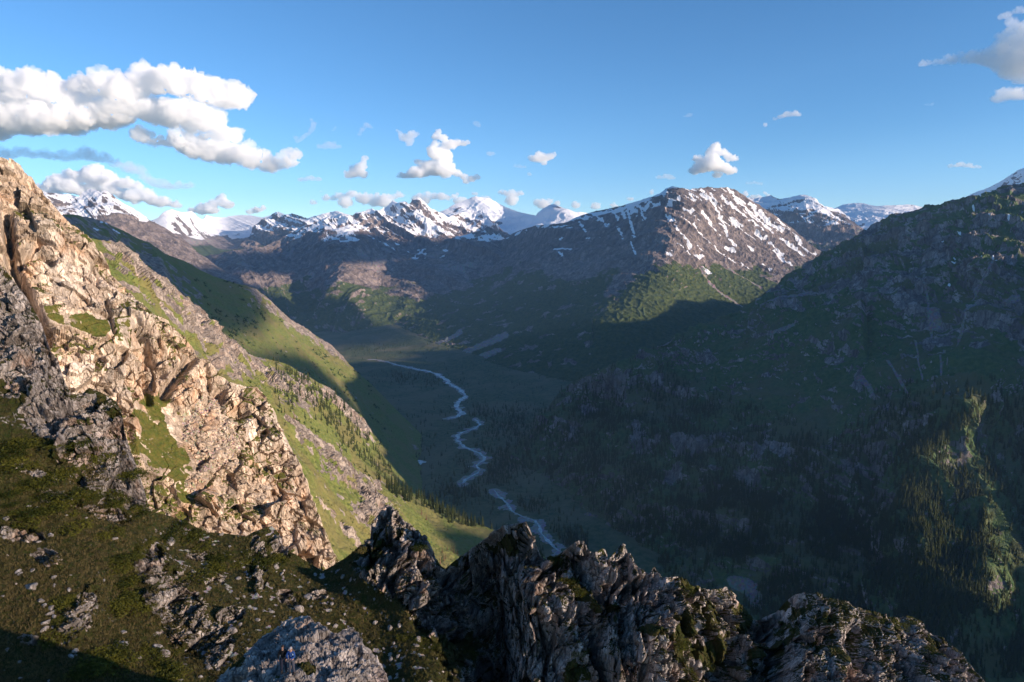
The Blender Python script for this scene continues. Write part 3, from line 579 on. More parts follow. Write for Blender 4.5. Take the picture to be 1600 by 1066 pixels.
L['spur'] = build_layer("rocky_spur", M_mid,
    [(120, 372), (150, 372), (175, 378), (195, 384), (205, 392), (220, 405), (238, 420), (248, 430), (262, 437), (275, 450), (288, 462), (300, 472), (312, 482), (325, 494), (340, 507), (352, 520), (365, 530), (378, 540), (392, 555), (405, 560), (420, 562), (440, 568), (455, 574), (470, 584), (485, 590), (500, 598), (515, 606), (530, 620), (545, 634), (556, 645), (566, 652), (575, 665), (584, 682), (590, 698), (597, 712), (608, 728), (620, 742), (640, 765), (700, 840)],
    [(120, 520), (280, 620), (420, 720), (560, 820), (700, 900)],
    [(120, 372, 800), (195, 384, 950), (300, 472, 1150), (405, 560, 1350), (500, 598, 1560), (566, 652, 1680), (597, 712, 1600), (640, 765, 1500), (120, 520, 500), (280, 620, 650), (420, 720, 850), (560, 820, 1000), (700, 900, 1150), (400, 620, 1050), (500, 690, 1230), (560, 720, 1380), (250, 480, 850), (700, 840, 1400)],
    1.15, b1_disp, b1_mask, 120, 700, "rocky spur with green slope and scattered spruces behind the lit cliff", 'hillside', c=0.25)
def b2_rock(px, py):
    r = np.exp(-(seg(px, py, [(462, 655), (500, 690), (530, 715), (545, 740), (575, 770), (600, 800)]) / 17) ** 2)
    r = np.maximum(r, blob(px, py, 523, 725, 16, 20)); r = np.maximum(r, blob(px, py, 572, 800, 24, 22)); r = np.maximum(r, blob(px, py, 588, 755, 9, 16)); r = np.maximum(r, blob(px, py, 530, 745, 14, 10)); r = np.maximum(r, blob(px, py, 585, 830, 18, 14) * .8)
    r = np.maximum(r, np.exp(-(seg(px, py, [(435, 745), (470, 770), (520, 800), (560, 850)]) / 5) ** 2) * .75)
    return r
def b2_disp(P, N, px, py):
    rk = b2_rock(px, py) * (px < 640)
    return 4 * fbm(P, 60, 5) + rk * (5 * blocks(P, (18, 18, 36), 1.2) + 3 * blocks(P, (7, 7, 14), 1.2, off=5) + 4 * ridged(P * np.array([1, 1, .4]), 16, 4)) + 0.9 * ridged(P, 9, 3)
def b2_mask(P, N, px, py, d):
    n = fbm(P, 16, 5, off=3)
    r = sstep(b2_rock(px, py) + n * .8 - 0.2 * (N[:, 2] > .75), 0.4, 0.62) * (px < 640)
    m = sstep(fbm(P, 30, 5, off=7), 0.2, 0.5) * (px > 610) * .8
    return np.stack([1 - r, r * 0, m], -1)
L['meadow'] = build_layer("meadow_spur", M_mid,
    [(380, 640), (420, 645), (445, 645), (455, 652), (470, 662), (485, 672), (497, 682), (512, 692), (522, 700), (535, 712), (548, 722), (560, 735), (572, 742), (585, 748), (597, 752), (615, 757), (635, 766), (660, 777), (685, 789), (705, 799), (730, 811), (755, 822), (775, 830), (795, 838), (820, 852), (845, 868), (870, 882), (900, 900), (940, 930)],
    [(380, 860), (560, 960), (760, 980), (940, 1040)],
    [(380, 640, 560), (455, 652, 680), (522, 700, 800), (585, 748, 930), (635, 766, 1060), (705, 799, 1080), (775, 830, 1060), (845, 868, 1010), (940, 930, 1000), (380, 860, 330), (560, 960, 380), (760, 980, 620), (940, 1040, 720), (500, 800, 520), (560, 850, 560), (600, 800, 740), (650, 850, 780), (740, 860, 900), (480, 740, 560)],
    1.1, b2_disp, b2_mask, 380, 940, "sunlit green meadow spur with rock outcrops and a band of spruces", 'hillside', c=0.25)

# lit cliff -------------------------------------------------------------------
SL = strata((0.75, -0.45, 0.5), 7.0, 12.0, 20.0)
SL2 = strata((0.8, -0.3, 0.45), 2.4, 4.0, 7.0)
A_CL = [([(8, 330), (18, 400), (38, 450), (60, 500), (72, 520)], 8, 16), ([(35, 400), (62, 395), (80, 410)], 7, 10), ([(222, 525), (232, 560), (250, 590)], 6, 10), ([(256, 618), (275, 590), (290, 570), (310, 552)], 7, 14), ([(345, 610), (352, 640), (385, 640)], 9, 12), ([(232, 630), (228, 600), (222, 585)], 5, 8),
        ([(315, 545), (325, 580), (330, 600)], 4, 8), ([(165, 470), (178, 520)], 3, 5), ([(325, 745), (345, 730), (370, 710)], 7, 8), ([(120, 545), (125, 560)], 3, 4), ([(60, 380), (40, 395)], 5, 8), ([(213, 515), (220, 530)], 4, 7), ([(145, 420), (150, 450)], 3, 4), ([(95, 285), (100, 300)], 3, 3)]
def a_parts(px, py):
    g = blob(px, py, 246, 680, 36, 52) + blob(px, py, 230, 640, 18, 20) + blob(px, py, 270, 720, 30, 22) + blob(px, py, 290, 760, 16, 30)
    g = np.maximum(g, np.exp(-(seg(px, py, [(75, 492), (110, 500), (150, 515), (200, 510), (190, 530)]) / 13) ** 2)); g = np.maximum(g, blob(px, py, 205, 535, 16, 12))
    sc = np.maximum(blob(px, py, 325, 675, 42, 45), blob(px, py, 340, 640, 20, 22)); sc = np.maximum(sc, blob(px, py, 350, 700, 30, 40) * .9)
    sc = np.maximum(sc, np.exp(-(seg(px, py, [(330, 730), (300, 760)]) / 14) ** 2) * .8)
    return np.clip(g, 0, 1), np.clip(sc, 0, 1) * (1 - sstep(blob(px, py, 246, 680, 36, 52), .35, .5))
def a_disp(P, N, px, py):
    g, sc = a_parts(px, py); soft = np.clip(g * 1.3, 0, 1); k = 1 - 0.9 * sstep(np.maximum(soft, sc), .25, .55)
    Q = P + 1.5 * np.stack([fbm(P, 30, 3, off=o) for o in (1, 5, 9)], -1)
    d = 5.0 * blocks(Q, SL, 1.2, .12, .12) + 2.2 * blocks(Q, SL2, 1.3, .12, .15, off=3) + .75 * blocks(Q, (1.6, 1.6, 2.6), 1.1, .25, .12, off=8)
    d = d + 6 * (ridged(P * np.array([1, 1, .5]), 42, 5) - .4)
    d = d * k + (1 - k) * 0.8 * fbm(P, 8, 4)
    d = d + np.where(sc > .3, 1, 0) * sstep(sc, .25, .5) * (1.1 * blocks(P, (2.2, 2.2, 1.6), 1.0, .5, .2, off=2) + .6 * blocks(P, (1.0, 1.0, .8), 1, .5, .2, off=7))
    smooth = blob(px, py, 115, 440, 45, 45)
    d = d * (1 - .55 * smooth)
    for st, w, a in A_CL: d = d - a * .75 * np.exp(-(seg(px, py, st) / w) ** 2)
    for x, y, rx, ry, a in ((300, 600, 17, 30, 10), (245, 595, 16, 22, 6), (395, 640, 16, 25, 7), (130, 385, 30, 30, 6), (275, 545, 16, 22, 6), (325, 590, 10, 20, 5)): d = d + a * .45 * blob(px, py, x, y, rx, ry, 12)
    return d
def a_mask(P, N, px, py, d):
    g, sc = a_parts(px, py); n = fbm(P, 14, 5, off=3); n2 = fbm(P, 5, 4, off=6); nb = fbm(P, 40, 3, off=12)
    top = sstep(N[:, 2] + n * .25, 0.48, 0.72)
    zone = 0.35 + 0.9 * (blob(px, py, 150, 400, 40, 70) * .6 + blob(px, py, 60, 450, 30, 60) * .8 + blob(px, py, 200, 520, 80, 40) + blob(px, py, 260, 520, 40, 40) + blob(px, py, 380, 710, 50, 40) + blob(px, py, 430, 690, 20, 50) + blob(px, py, 400, 800, 90, 30) * .5 + blob(px, py, 250, 780, 60, 50) + blob(px, py, 190, 690, 30, 60) * .6)
    zone = zone * (1 - .9 * blob(px, py, 130, 445, 60, 50))
    gr = np.clip(top * zone * 1.3 + n * .4 + nb * .35 - 0.08, 0, 1)
    gr = np.maximum(gr, sstep(g + n2 * .5 + n * .5 - .5 * sstep(.5 - N[:, 2], 0, .3) * (blob(px, py, 246, 680, 50, 70) < .4), 0.3, 0.65) * (.75 + .5 * n2)) * (1 - sstep(sc + n2 * .3, .35, .5))
    return np.stack([gr, gr * 0, sstep(sc + n2 * .3, .35, .5)], -1)
L['cliff'] = build_layer("cliff", M_cliff,
    [(-300, 160), (-100, 225), (-40, 245), (0, 252), (20, 254), (32, 258), (40, 268), (50, 272), (58, 285), (66, 292), (75, 308), (86, 320), (100, 333), (112, 345), (122, 354), (135, 368), (148, 385), (160, 398), (168, 412), (176, 428), (190, 443), (205, 458), (220, 474), (235, 488), (250, 496), (262, 503), (272, 512), (282, 520), (290, 529), (300, 540), (310, 553), (322, 560), (334, 572), (350, 586), (360, 594), (375, 598), (390, 603), (400, 608), (410, 618), (418, 630), (428, 645), (436, 660), (446, 680), (456, 700), (462, 712), (472, 728), (478, 745), (486, 770), (494, 798), (504, 818), (512, 842), (520, 860), (530, 878), (545, 905), (600, 1000)],
    [(-300, 700), (0, 700), (200, 900), (350, 960), (600, 1060)],
    [(-300, 160, 240), (-40, 245, 258), (20, 254, 265), (100, 333, 268), (190, 443, 272), (262, 503, 280), (330, 568, 288), (400, 608, 292), (446, 680, 290), (486, 770, 280), (530, 878, 262), (600, 1000, 245), (-300, 700, 150), (0, 700, 170), (200, 900, 180), (350, 960, 205),
     (0, 420, 222), (60, 520, 215), (120, 450, 244), (150, 620, 216), (240, 640, 245), (250, 740, 224), (330, 650, 264), (330, 740, 240), (400, 740, 262), (420, 840, 240), (300, 850, 212), (480, 850, 255), (200, 500, 250)],
    1.0, a_disp, a_mask, -300, 600, "pale sunlit cliff of broken rock with grass ledges and a talus patch", 'cliff', c=0.2, back=(0.5, 0.8), fixdir=((.4, -.85, .35), .7))
# near ground: grey slab, shrub slope, jagged ridge ---------------------------
NB1 = strata((0.9, -0.2, 0.25), 3.0, 4.6, 7.0)
NB2 = strata((0.85, -0.35, 0.2), 1.0, 1.9, 3.2)
def n_parts(px, py):
    """rock share of the near ground"""
    r = np.zeros(len(px))
    for b in ((20, 455, 60, 45, 40), (10, 520, 70, 60, 0), (60, 560, 110, 75, 0), (70, 870, 30, 12, 15), (330, 905, 22, 12, 0), (180, 1010, 18, 16, 0), (45, 1000, 22, 10, 10), (360, 960, 26, 14, -20), (500, 930, 16, 10, 0), (450, 935, 20, 12, 20), (150, 760, 60, 10, 20), (60, 740, 40, 8, 15), (310, 870, 26, 8, 0), (120, 660, 110, 60, 25), (190, 720, 60, 75, -20), (165, 800, 50, 14, 20), (235, 880, 30, 35, 0), (290, 960, 42, 75, -15), (255, 940, 40, 25, 0), (125, 965, 20, 55, 25), (405, 880, 14, 48, 0), (440, 850, 20, 20, 0),
              (340, 1010, 30, 40, 0), (90, 780, 40, 12, 10), (30, 835, 40, 12, 10), (215, 770, 30, 40, 0)):
        r = np.maximum(r, blob(px, py, *b))
    ridge = sstep(px - np.interp(py, [780, 850, 900, 960, 1066], [520, 520, 560, 640, 700]), -20, 30)
    r = np.maximum(r, ridge)
    g = np.zeros(len(px))
    for b in ((605, 990, 55, 45, 0), (690, 1030, 40, 60, 0), (740, 1010, 25, 25, 0), (895, 1045, 22, 28, 0), (1010, 985, 20, 12, 0), (1065, 1000, 30, 36, 0), (1110, 1020, 40, 40, 0), (900, 920, 14, 40, -20), (1080, 915, 22, 14, 0), (1250, 950, 60, 30, 20), (1340, 985, 50, 30, 25), (1400, 985, 40, 25, 30),
              (790, 850, 22, 22, 0), (700, 880, 30, 14, 0), (1230, 990, 25, 25, 0), (1310, 1030, 50, 30, 0), (1160, 960, 25, 30, 0), (1440, 1010, 30, 25, 0), (650, 850, 35, 10, 25), (590, 850, 14, 30, 20), (550, 870, 35, 12, -30), (870, 870, 12, 25, 0), (965, 950, 20, 12, 0), (1110, 960, 20, 30, 0), (1180, 1020, 30, 30, 0)):
        g = np.maximum(g, blob(px, py, *b))
    return r, g
def n_disp(P, N, px, py):
    r, g = n_parts(px, py); q = sstep(r + 0.25 * fbm(P, 6, 3, off=5), 0.3, 0.6) * (1 - .55 * sstep(g, .4, .7))
    Q = P + .35 * np.stack([fbm(P, 5, 3, off=o) for o in (1, 5, 9)], -1)
    ridge = sstep(px - np.interp(py, [780, 850, 900, 960, 1066], [520, 520, 560, 640, 700]), -20, 30)
    A = 1.0 + 0.9 * ridge * (1 - sstep(px, 1180, 1300))
    d = A * (1.9 * blocks(Q, NB1, 1.0, .25, .08) + .85 * blocks(Q, NB2, 1.2, .3, .1, off=3) + .7 * blocks(Q, (2.2, 2.6, 4.5), 1.3, .2, .1, off=13)) + 0.38 * blocks(Q, (.7, .7, 1.3), 1.3, .3, .12, off=8) + .16 * blocks(P, (.28, .28, .4), 1.2, .2, .12, off=4)
    d = d + .5 * A * (ridged(P * np.array([1, 1, .5]), 14, 5) - .4)
    soft = 0.5 * fbm(P, 6, 5) + .12 * ridged(P, 1.2, 3)
    d = d * q + soft * (1 - q)
    for st, w, a in (([(762, 860), (765, 930), (775, 1000), (780, 1066)], 22, 7), ([(700, 900), (715, 960), (735, 1010)], 14, 3), ([(925, 1000), (940, 1066)], 13, 4), ([(905, 880), (925, 930), (950, 960)], 10, 3), ([(1140, 1010), (1130, 1066)], 12, 3), ([(660, 880), (680, 940), (690, 980)], 8, 3), ([(30, 600), (60, 640), (85, 680)], 5, 1.5), ([(65, 520), (80, 560)], 5, 1.5), ([(1200, 985), (1220, 1066)], 14, 3), ([(1340, 990), (1350, 1066)], 12, 2.5)):
        d = d - a * np.exp(-(seg(px, py, st) / w) ** 2)
    for x, y, rx, ry, rot, a in ((845, 920, 22, 60, -12, 4.0), (935, 960, 20, 80, -8, 3.5), (1020, 1000, 26, 75, -5, 4.5), (890, 1000, 20, 60, 0, 2.5), (645, 900, 40, 22, 20, 3), (565, 905, 16, 12, 0, 1.5), (250, 900, 18, 26, 0, 1.6), (290, 980, 26, 50, 0, 1.5), (405, 885, 9, 40, 0, 2.0), (128, 965, 14, 45, 20, 1.2), (1060, 930, 12, 40, -8, 2.5), (830, 1010, 20, 50, 0, 2.5), (1300, 940, 50, 15, 15, 2), (205, 740, 20, 60, -15, 2.5), (1240, 1040, 14, 30, 0, 2)):
        d = d + .6 * a * blob(px, py, x, y, rx, ry, rot)
    return d
def n_mask(P, N, px, py, d):
    r, g = n_parts(px, py); n = fbm(P, 3.5, 5, .6, off=3); n2 = fbm(P, 1.2, 4, off=6); nb = fbm(P, 11, 3, off=2)
    q = sstep(r + n * .55, 0.3, 0.55)
    gr = (1 - q)
    top = sstep(N[:, 2] + n * .3, 0.5, 0.75)
    gr = np.maximum(gr, sstep(g * (1 - .45 * sstep(px, 1180, 1240)) + n * .6, .42, .7))
    gr = np.maximum(gr, q * np.clip(top * .9 + nb * .3 + n * .35 - .12, 0, 1))
    st = sstep(fbm(P, 1.5, 3, off=20) + .35 * fbm(P, 9, 2, off=30), 0.48, 0.56) * (1 - q) * sstep(px, 150, 350)
    gr = gr * (1 - st)
    b = sstep(fbm(P, 7, 4, off=15), 0.1, 0.4) * .42 * (1 - q)
    return np.stack([gr, gr * 0, np.maximum(b, st)], -1)
CREST_N = [(-500, 200), (-200, 330), (-40, 402), (0, 414), (15, 430), (30, 450), (45, 470), (58, 492), (68, 515), (78, 545), (90, 560), (96, 580), (103, 600), (112, 618), (125, 612), (140, 606), (155, 612), (168, 618), (182, 628), (190, 645), (194, 670), (202, 700), (210, 722), (220, 750), (228, 775), (234, 800), (250, 803), (270, 808), (300, 820), (320, 832), (350, 834), (385, 838), (395, 832), (405, 828), (415, 824), (425, 822), (436, 834), (442, 850), (455, 862), (470, 872), (490, 884), (505, 892), (520, 884), (540, 872), (556, 858), (570, 846), (580, 842), (579, 820), (582, 812), (592, 800), (600, 790), (612, 788), (622, 800), (632, 812), (645, 818), (655, 828), (664, 838), (672, 850), (680, 864), (686, 880), (695, 888), (705, 880), (720, 868), (735, 858), (748, 848), (762, 838), (772, 828), (785, 822), (800, 818), (812, 816), (822, 815), (828, 826), (834, 842), (842, 860), (850, 876), (856, 874), (868, 870), (885, 858), (895, 850), (905, 844), (914, 846), (920, 862), (930, 868), (940, 860), (948, 878), (954, 872), (962, 862), (968, 852), (976, 852), (984, 868), (988, 882), (1000, 888), (1014, 896), (1024, 884), (1034, 898), (1044, 904), (1058, 902), (1072, 906), (1080, 916), (1092, 914), (1110, 920), (1126, 920), (1136, 916), (1146, 930), (1156, 944), (1170, 960), (1188, 968), (1200, 962), (1214, 956), (1226, 942), (1240, 930), (1256, 926), (1275, 928), (1295, 936), (1320, 942), (1345, 950), (1366, 958), (1385, 962), (1402, 964), (1420, 962), (1440, 970), (1452, 984), (1466, 996), (1480, 1004), (1500, 1022), (1520, 1040), (1540, 1062), (1600, 1110), (1700, 1180)]
CN = np.array(CREST_N, float)
L['near'] = build_layer("near_ridge", M_near, CREST_N,
    [(-500, 1500), (1700, 1500)],
    [(-500, 200, 90), (-200, 330, 108), (0, 414, 112), (58, 492, 110), (112, 618, 106), (182, 628, 108), (210, 722, 102), (234, 800, 98), (320, 832, 101), (425, 822, 104), (505, 892, 100), (600, 790, 106), (686, 880, 102), (748, 848, 100), (822, 815, 92), (856, 874, 94), (905, 844, 90), (968, 852, 94), (1034, 898, 88), (1136, 916, 94), (1188, 968, 96), (1256, 926, 94), (1366, 958, 92), (1480, 1004, 88), (1600, 1110, 80), (1700, 1180, 78),
     (-500, 900, 60), (0, 700, 90), (100, 720, 93), (0, 600, 98), (50, 600, 99), (120, 680, 96), (180, 850, 86), (0, 850, 80), (100, 960, 73), (0, 1066, 64), (300, 930, 84), (240, 1066, 68), (290, 1000, 78), (400, 960, 84), (380, 1066, 71), (500, 960, 88), (600, 960, 90), (600, 1066, 78), (680, 1066, 76), (760, 960, 95), (775, 1066, 88), (830, 940, 84), (850, 1066, 77), (940, 960, 86), (940, 1066, 78), (1020, 980, 78), (1020, 1066, 73), (1130, 1066, 80), (1130, 1000, 86), (1250, 1066, 78), (1400, 1066, 78), (1300, 1000, 84), (1530, 1100, 76),
     (-500, 1500, 30), (0, 1500, 40), (500, 1500, 50), (1000, 1500, 52), (1700, 1500, 50), (650, 870, 98), (580, 900, 94), (640, 930, 90), (600, 850, 101)],
    0.95, n_disp, n_mask, -500, 1700, "jagged shaded rock ridge and shrub covered slope in the foreground", 'ridge', c=0.25, back=(0.6, 1.1), nback=24, fixdir=((0.2, -0.85, 0.48), 0.75))
# the outcrop the two people stand on
KB = strata((0.8, -0.4, 0.45), 0.9, 3.0, 5.0)
def k_disp(P, N, px, py):
    Q = P + .15 * np.stack([fbm(P, 3, 3, off=o) for o in (1, 5, 9)], -1)
    w = 1 - .8 * blob(px, py, 448, 1055, 20, 14)
    return w * (0.5 * blocks(Q, KB, 1.2, .3, .1) + .26 * blocks(Q, (.55, .5, .9), 1.3, .3, .12, off=3) + .09 * blocks(Q, (.15, .15, .2), 1.2, .2, .12, off=8) + .25 * (ridged(P, 5, 4) - .5))
def k_mask(P, N, px, py, d):
    n = fbm(P, 1.6, 5, off=3)
    g = sstep(blob(px, py, 480, 1050, 18, 14) + blob(px, py, 375, 1035, 14, 22) * .7 + blob(px, py, 430, 1045, 12, 20) * .6 + n * .5, .45, .65)
    return np.stack([g, g * 0, g * 0], -1)
L['knob'] = build_layer("rock_outcrop", M_near,
    [(290, 1110), (330, 1075), (345, 1060), (358, 1045), (372, 1032), (390, 1015), (405, 1000), (418, 990), (430, 982), (445, 974), (455, 968), (468, 963), (480, 964), (490, 970), (503, 974), (512, 984), (524, 986), (536, 980), (548, 978), (560, 988), (566, 1005), (580, 1015), (590, 1030), (598, 1050), (604, 1070), (620, 1100), (660, 1150)],
    [(290, 1400), (660, 1400)],
    [(290, 1110, 39), (345, 1060, 42), (405, 1000, 45), (468, 963, 47), (548, 978, 46), (598, 1050, 43), (660, 1150, 38), (450, 1062, 37.2), (400, 1062, 38), (520, 1030, 41), (550, 1066, 38.5), (450, 1030, 40.5), (290, 1400, 33), (450, 1400, 33), (660, 1400, 33)],
    0.8, k_disp, k_mask, 290, 660, "rounded pale rock outcrop that the two people stand on", 'rock', c=0.2, back=(0.35, 1.2), nback=16)
# unseen hills added beside and behind the camera to throw the valley into shade ---------------------
def shade_ridge(name, line, width, zbase, label, step=60):
    """ridge along (x, y, z) points in the world, falling to both sides"""
    a = np.array(line, float); s0 = np.concatenate([[0], np.cumsum(np.hypot(*np.diff(a[:, :2], axis=0).T))]); s1 = np.arange(0, s0[-1], step)
    c3 = np.stack([np.interp(s1, s0, a[:, k]) for k in range(3)], -1); tn = np.gradient(c3[:, :2], axis=0); tn /= np.linalg.norm(tn, axis=1)[:, None]; nr = np.stack([-tn[:, 1], tn[:, 0]], -1)
    t = np.linspace(-1, 1, 61); xy = c3[:, None, :2] + nr[:, None] * (t * width)[None, :, None]
    z = c3[:, 2:3] + (zbase - c3[:, 2:3]) * np.abs(t)[None]; P = np.concatenate([xy, z[..., None]], -1); sh = P.shape[:2]; P = P.reshape(-1, 3)
    P[:, 2] += width * 0.07 * (ridged(P, width * .5, 5) - .5)
    I = np.arange(len(P)).reshape(sh)
    o = mesh_np(name, P, np.stack([I[:-1, :-1], I[:-1, 1:], I[1:, 1:], I[1:, :-1]], -1), M_slope, attrs={"mask": np.array([[.8, 0, 0]]) * np.ones((len(P), 1))})
    tagit(o, label, "hill", kind="structure")
shade_ridge("hill", [(3400, 3100, 260), (3000, 2400, 260), (2720, 1500, 330), (2710, 1380, 320), (2690, 1290, -420), (2600, 420, -420), (2600, 340, 240), (2700, -600, 230), (2900, -2500, 250)], 1500, -900, "unseen hill added beyond the right edge to shade the valley")  # crest notch shaped so sun reaches the lower right rib
shade_ridge("hill", [(5580, 7283, 300), (4918, 5898, 90), (4392, 4796, 90), (4190, 4374, 170), (3936, 3841, 250), (4000, 2800, 300)], 1300, -900, "unseen hill added far beyond the right edge to shade the lower streaked mountain")
# clouds ---------------------------------------------------------------------
def cloud_mat(name, dens, g=0.0):
    m = bpy.data.materials.new(name); m.use_nodes = True; t = m.node_tree; t.nodes.remove(t.nodes["Principled BSDF"])
    v = t.nodes.new("ShaderNodeVolumePrincipled"); v.inputs["Density"].default_value = dens; v.inputs["Color"].default_value = (1, 1, 1, 1); v.inputs["Anisotropy"].default_value = g
    t.links.new(v.outputs[0], t.nodes["Material Output"].inputs["Volume"]); return m
CM = {}
def remesh(verts, faces, voxel):
    me = bpy.data.meshes.new("tmp"); me.from_pydata(verts, [], faces); o = bpy.data.objects.new("tmp", me); COL.objects.link(o)
    md = o.modifiers.new("r", 'REMESH'); md.mode = 'VOXEL'; md.voxel_size = voxel
    dg = bpy.context.evaluated_depsgraph_get(); m2 = bpy.data.meshes.new_from_object(o.evaluated_get(dg))
    bpy.data.objects.remove(o); bpy.data.meshes.remove(me)
    V = np.zeros(len(m2.vertices) * 3, np.float32); m2.vertices.foreach_get("co", V); N = np.zeros_like(V); m2.vertices.foreach_get("normal", N)
    Fq = np.zeros(len(m2.loops), np.int32); m2.loops.foreach_get("vertex_index", Fq); tot = np.zeros(len(m2.polygons), np.int32); m2.polygons.foreach_get("loop_total", tot)
    return m2, V.reshape(-1, 3), N.reshape(-1, 3)
import bmesh
_b = bmesh.new(); bmesh.ops.create_icosphere(_b, subdivisions=3, radius=1); ICO_V = np.array([v.co[:] for v in _b.verts]); ICO_F = np.array([[v.index for v in f.verts] for f in _b.faces]); _b.free()
_b = bmesh.new(); bmesh.ops.create_icosphere(_b, subdivisions=2, radius=1); ICO_V1 = np.array([v.co[:] for v in _b.verts]); ICO_F1 = np.array([[v.index for v in f.verts] for f in _b.faces]); _b.free()
def cloud(puffs, Y, label, dens=0.006, flat=0.45, vox=2.0, rough=0.5, ang=0.0, group="small white clouds drifting in the sky"):
    """puffs: (px, py, radius) seen at distance Y; every puff gets its own depth"""
    rng = np.random.default_rng(int(puffs[0][0] * 7 + puffs[0][1]) + 5000); vs, fs, k = [], [], 0; s = Y / F
    allp = []
    def grow(x, y, z, r, lev):
        allp.append((x, y, r, z))
        if lev == 0 or r < 2.2: return
        for _ in range(6 if lev == 2 else 4):
            v = rng.normal(size=3); v /= np.linalg.norm(v); v[1] = v[1] * .7 - .15; q = r * rng.uniform(.65, 1.0)
            grow(x + v[0] * q, y + v[1] * q, z + v[2] * q, r * rng.uniform(.3, .6), lev - 1)
    ex = []
    for (x, y, r), (x2, y2, r2) in zip(puffs[:-1], puffs[1:]):
        d = math.hypot(x2 - x, y2 - y)
        if .7 * min(r, r2) < d < 3.2 * (r + r2) / 2: ex.append(((x + x2) / 2 + rng.normal() * r * .1, (y + y2) / 2 + r * .15, (r + r2) / 2 * rng.uniform(.75, 1)))
    for (x, y, r) in list(puffs) + ex: grow(x, y, rng.uniform(-.5, .5) * r, r * .85, 2 if r > 8 else 1)
    for (x, y, r, dz) in allp:
        c = at(x, y, Y + dz * s); sub = r > 6; v = (ICO_V if sub else ICO_V1) * np.array([r * s * rng.uniform(.9, 1.2), r * s * 1.1, r * s * rng.uniform(.8, 1)])[None]
        v[:, 2] = np.where(v[:, 2] < 0, v[:, 2] * flat, v[:, 2])
        vs.append(v + c); fs.append((ICO_F if sub else ICO_F1) + k); k += len(v)
    me, V, N = remesh(np.concatenate(vs).tolist(), sum((f.tolist() for f in fs), []), vox * s)
    R0 = max(np.median([p[2] for p in puffs]), 6) * s
    up = np.clip(N[:, 2] + .8, .3, 1); Q = (V + 999).astype(np.float32)
    Q = Q + .25 * R0 * np.stack([fbm(Q, R0 * .8, 3, off=o) for o in (1, 4, 7)], -1)
    bil = 0
    for o, a in ((1.2, 1.0), (0.55, .6), (0.26, .4), (.13, .28)): bil = bil + a * (0.35 - np.abs(par(_perlin, (Q / (R0 * o)).astype(np.float32))) * 1.3)
    V = V + N * (bil * rough * R0 * up)[:, None] + N * (.12 * R0 * fbm(Q, R0 * .3, 4, .7))[:, None]
    me.vertices.foreach_set("co", V.astype(np.float32).ravel()); me.update()
    me.polygons.foreach_set("use_smooth", np.ones(len(me.polygons), bool))
    key = round(dens, 5)
    if key not in CM: CM[key] = cloud_mat("cloud_vapour", dens)
    me.materials.clear(); me.materials.append(CM[key]); me.name = "cloud"
    me.validate(); ed = np.zeros(len(me.edges) * 2, np.int32); me.edges.foreach_get("vertices", ed); ed = ed.reshape(-1, 2); lab = np.arange(len(me.vertices))
    while True:
        m = np.minimum(lab[ed[:, 0]], lab[ed[:, 1]]); l2 = lab.copy(); np.minimum.at(l2, ed[:, 0], m); np.minimum.at(l2, ed[:, 1], m); l2 = l2[l2]; l2 = l2[l2]
        if (l2 == lab).all(): break
        lab = l2
    ids, ct = np.unique(lab, return_counts=True); o = None
    for r, q in enumerate(np.argsort(-ct)):
        if ct[q] < 60: continue
        if len(ids) == 1: m_ = me
        else:
            bm = bmesh.new(); bm.from_mesh(me); bm.verts.ensure_lookup_table(); bmesh.ops.delete(bm, geom=[bm.verts[int(i)] for i in np.where(lab != ids[q])[0]], context='VERTS'); m_ = bpy.data.meshes.new("cloud"); bm.to_mesh(m_); bm.free(); m_.materials.append(CM[key])
        o_ = bpy.data.objects.new("cloud", m_); COL.objects.link(o_)
        if r == 0: o = o_; tagit(o_, label, "cloud", group)
        else: tagit(o_, "detached scrap beside the " + " ".join(label.split()[:11]), "cloud", "scraps of vapour beside bigger clouds")
    return o
cloud([(10, 150, 40), (45, 140, 36), (85, 150, 36), (20, 190, 36), (70, 195, 34), (120, 190, 36), (130, 140, 24), (165, 135, 28), (195, 150, 34), (170, 185, 36), (230, 135, 34), (268, 128, 28), (300, 140, 30), (330, 150, 30), (365, 158, 26), (380, 150, 14), (240, 180, 34), (290, 185, 34), (330, 195, 30), (220, 215, 16), (245, 225, 10), (285, 222, 20), (310, 235, 26), (345, 240, 28), (375, 245, 24), (400, 255, 20), (425, 262, 16), (445, 255, 16), (455, 245, 12), (355, 215, 24), (-40, 170, 50), (-90, 180, 50), (-30, 205, 40)],
      21500, "large bright cumulus bank sweeping across the sky at left", 0.0042, vox=2.2, group=None)
cloud([(0, 243, 14), (35, 240, 14), (65, 243, 12), (100, 246, 14), (135, 243, 16), (165, 250, 12), (200, 262, 12), (215, 268, 12), (235, 285, 10), (255, 290, 12), (280, 292, 10), (298, 291, 7), (-40, 245, 16)], 24500, "long thin grey-white cloud strip just below the large cumulus bank", 0.0014, group=None)
cloud([(75, 290, 12), (95, 284, 16), (120, 278, 19), (145, 276, 20), (170, 284, 18), (60, 300, 14), (110, 296, 18), (150, 300, 18), (195, 290, 12), (215, 292, 9), (235, 312, 14), (255, 318, 12), (210, 310, 16), (180, 300, 14), (275, 322, 9)], 37000, "white cloud behind the leftmost snowy peak", 0.005, group=None)
cloud([(315, 326, 10), (335, 318, 9), (347, 312, 9), (355, 322, 10), (350, 306, 5), (300, 330, 8), (330, 330, 12), (400, 330, 8), (412, 326, 6), (390, 333, 6)], 42000, "small towering cloud standing behind the far glacier", 0.005)
cloud([(465, 222, 5), (475, 214, 6), (486, 205, 6), (490, 196, 6), (486, 187, 4), (462, 216, 5)], 17000, "curved wisp beside the right tip of the large cumulus bank", 0.0016)
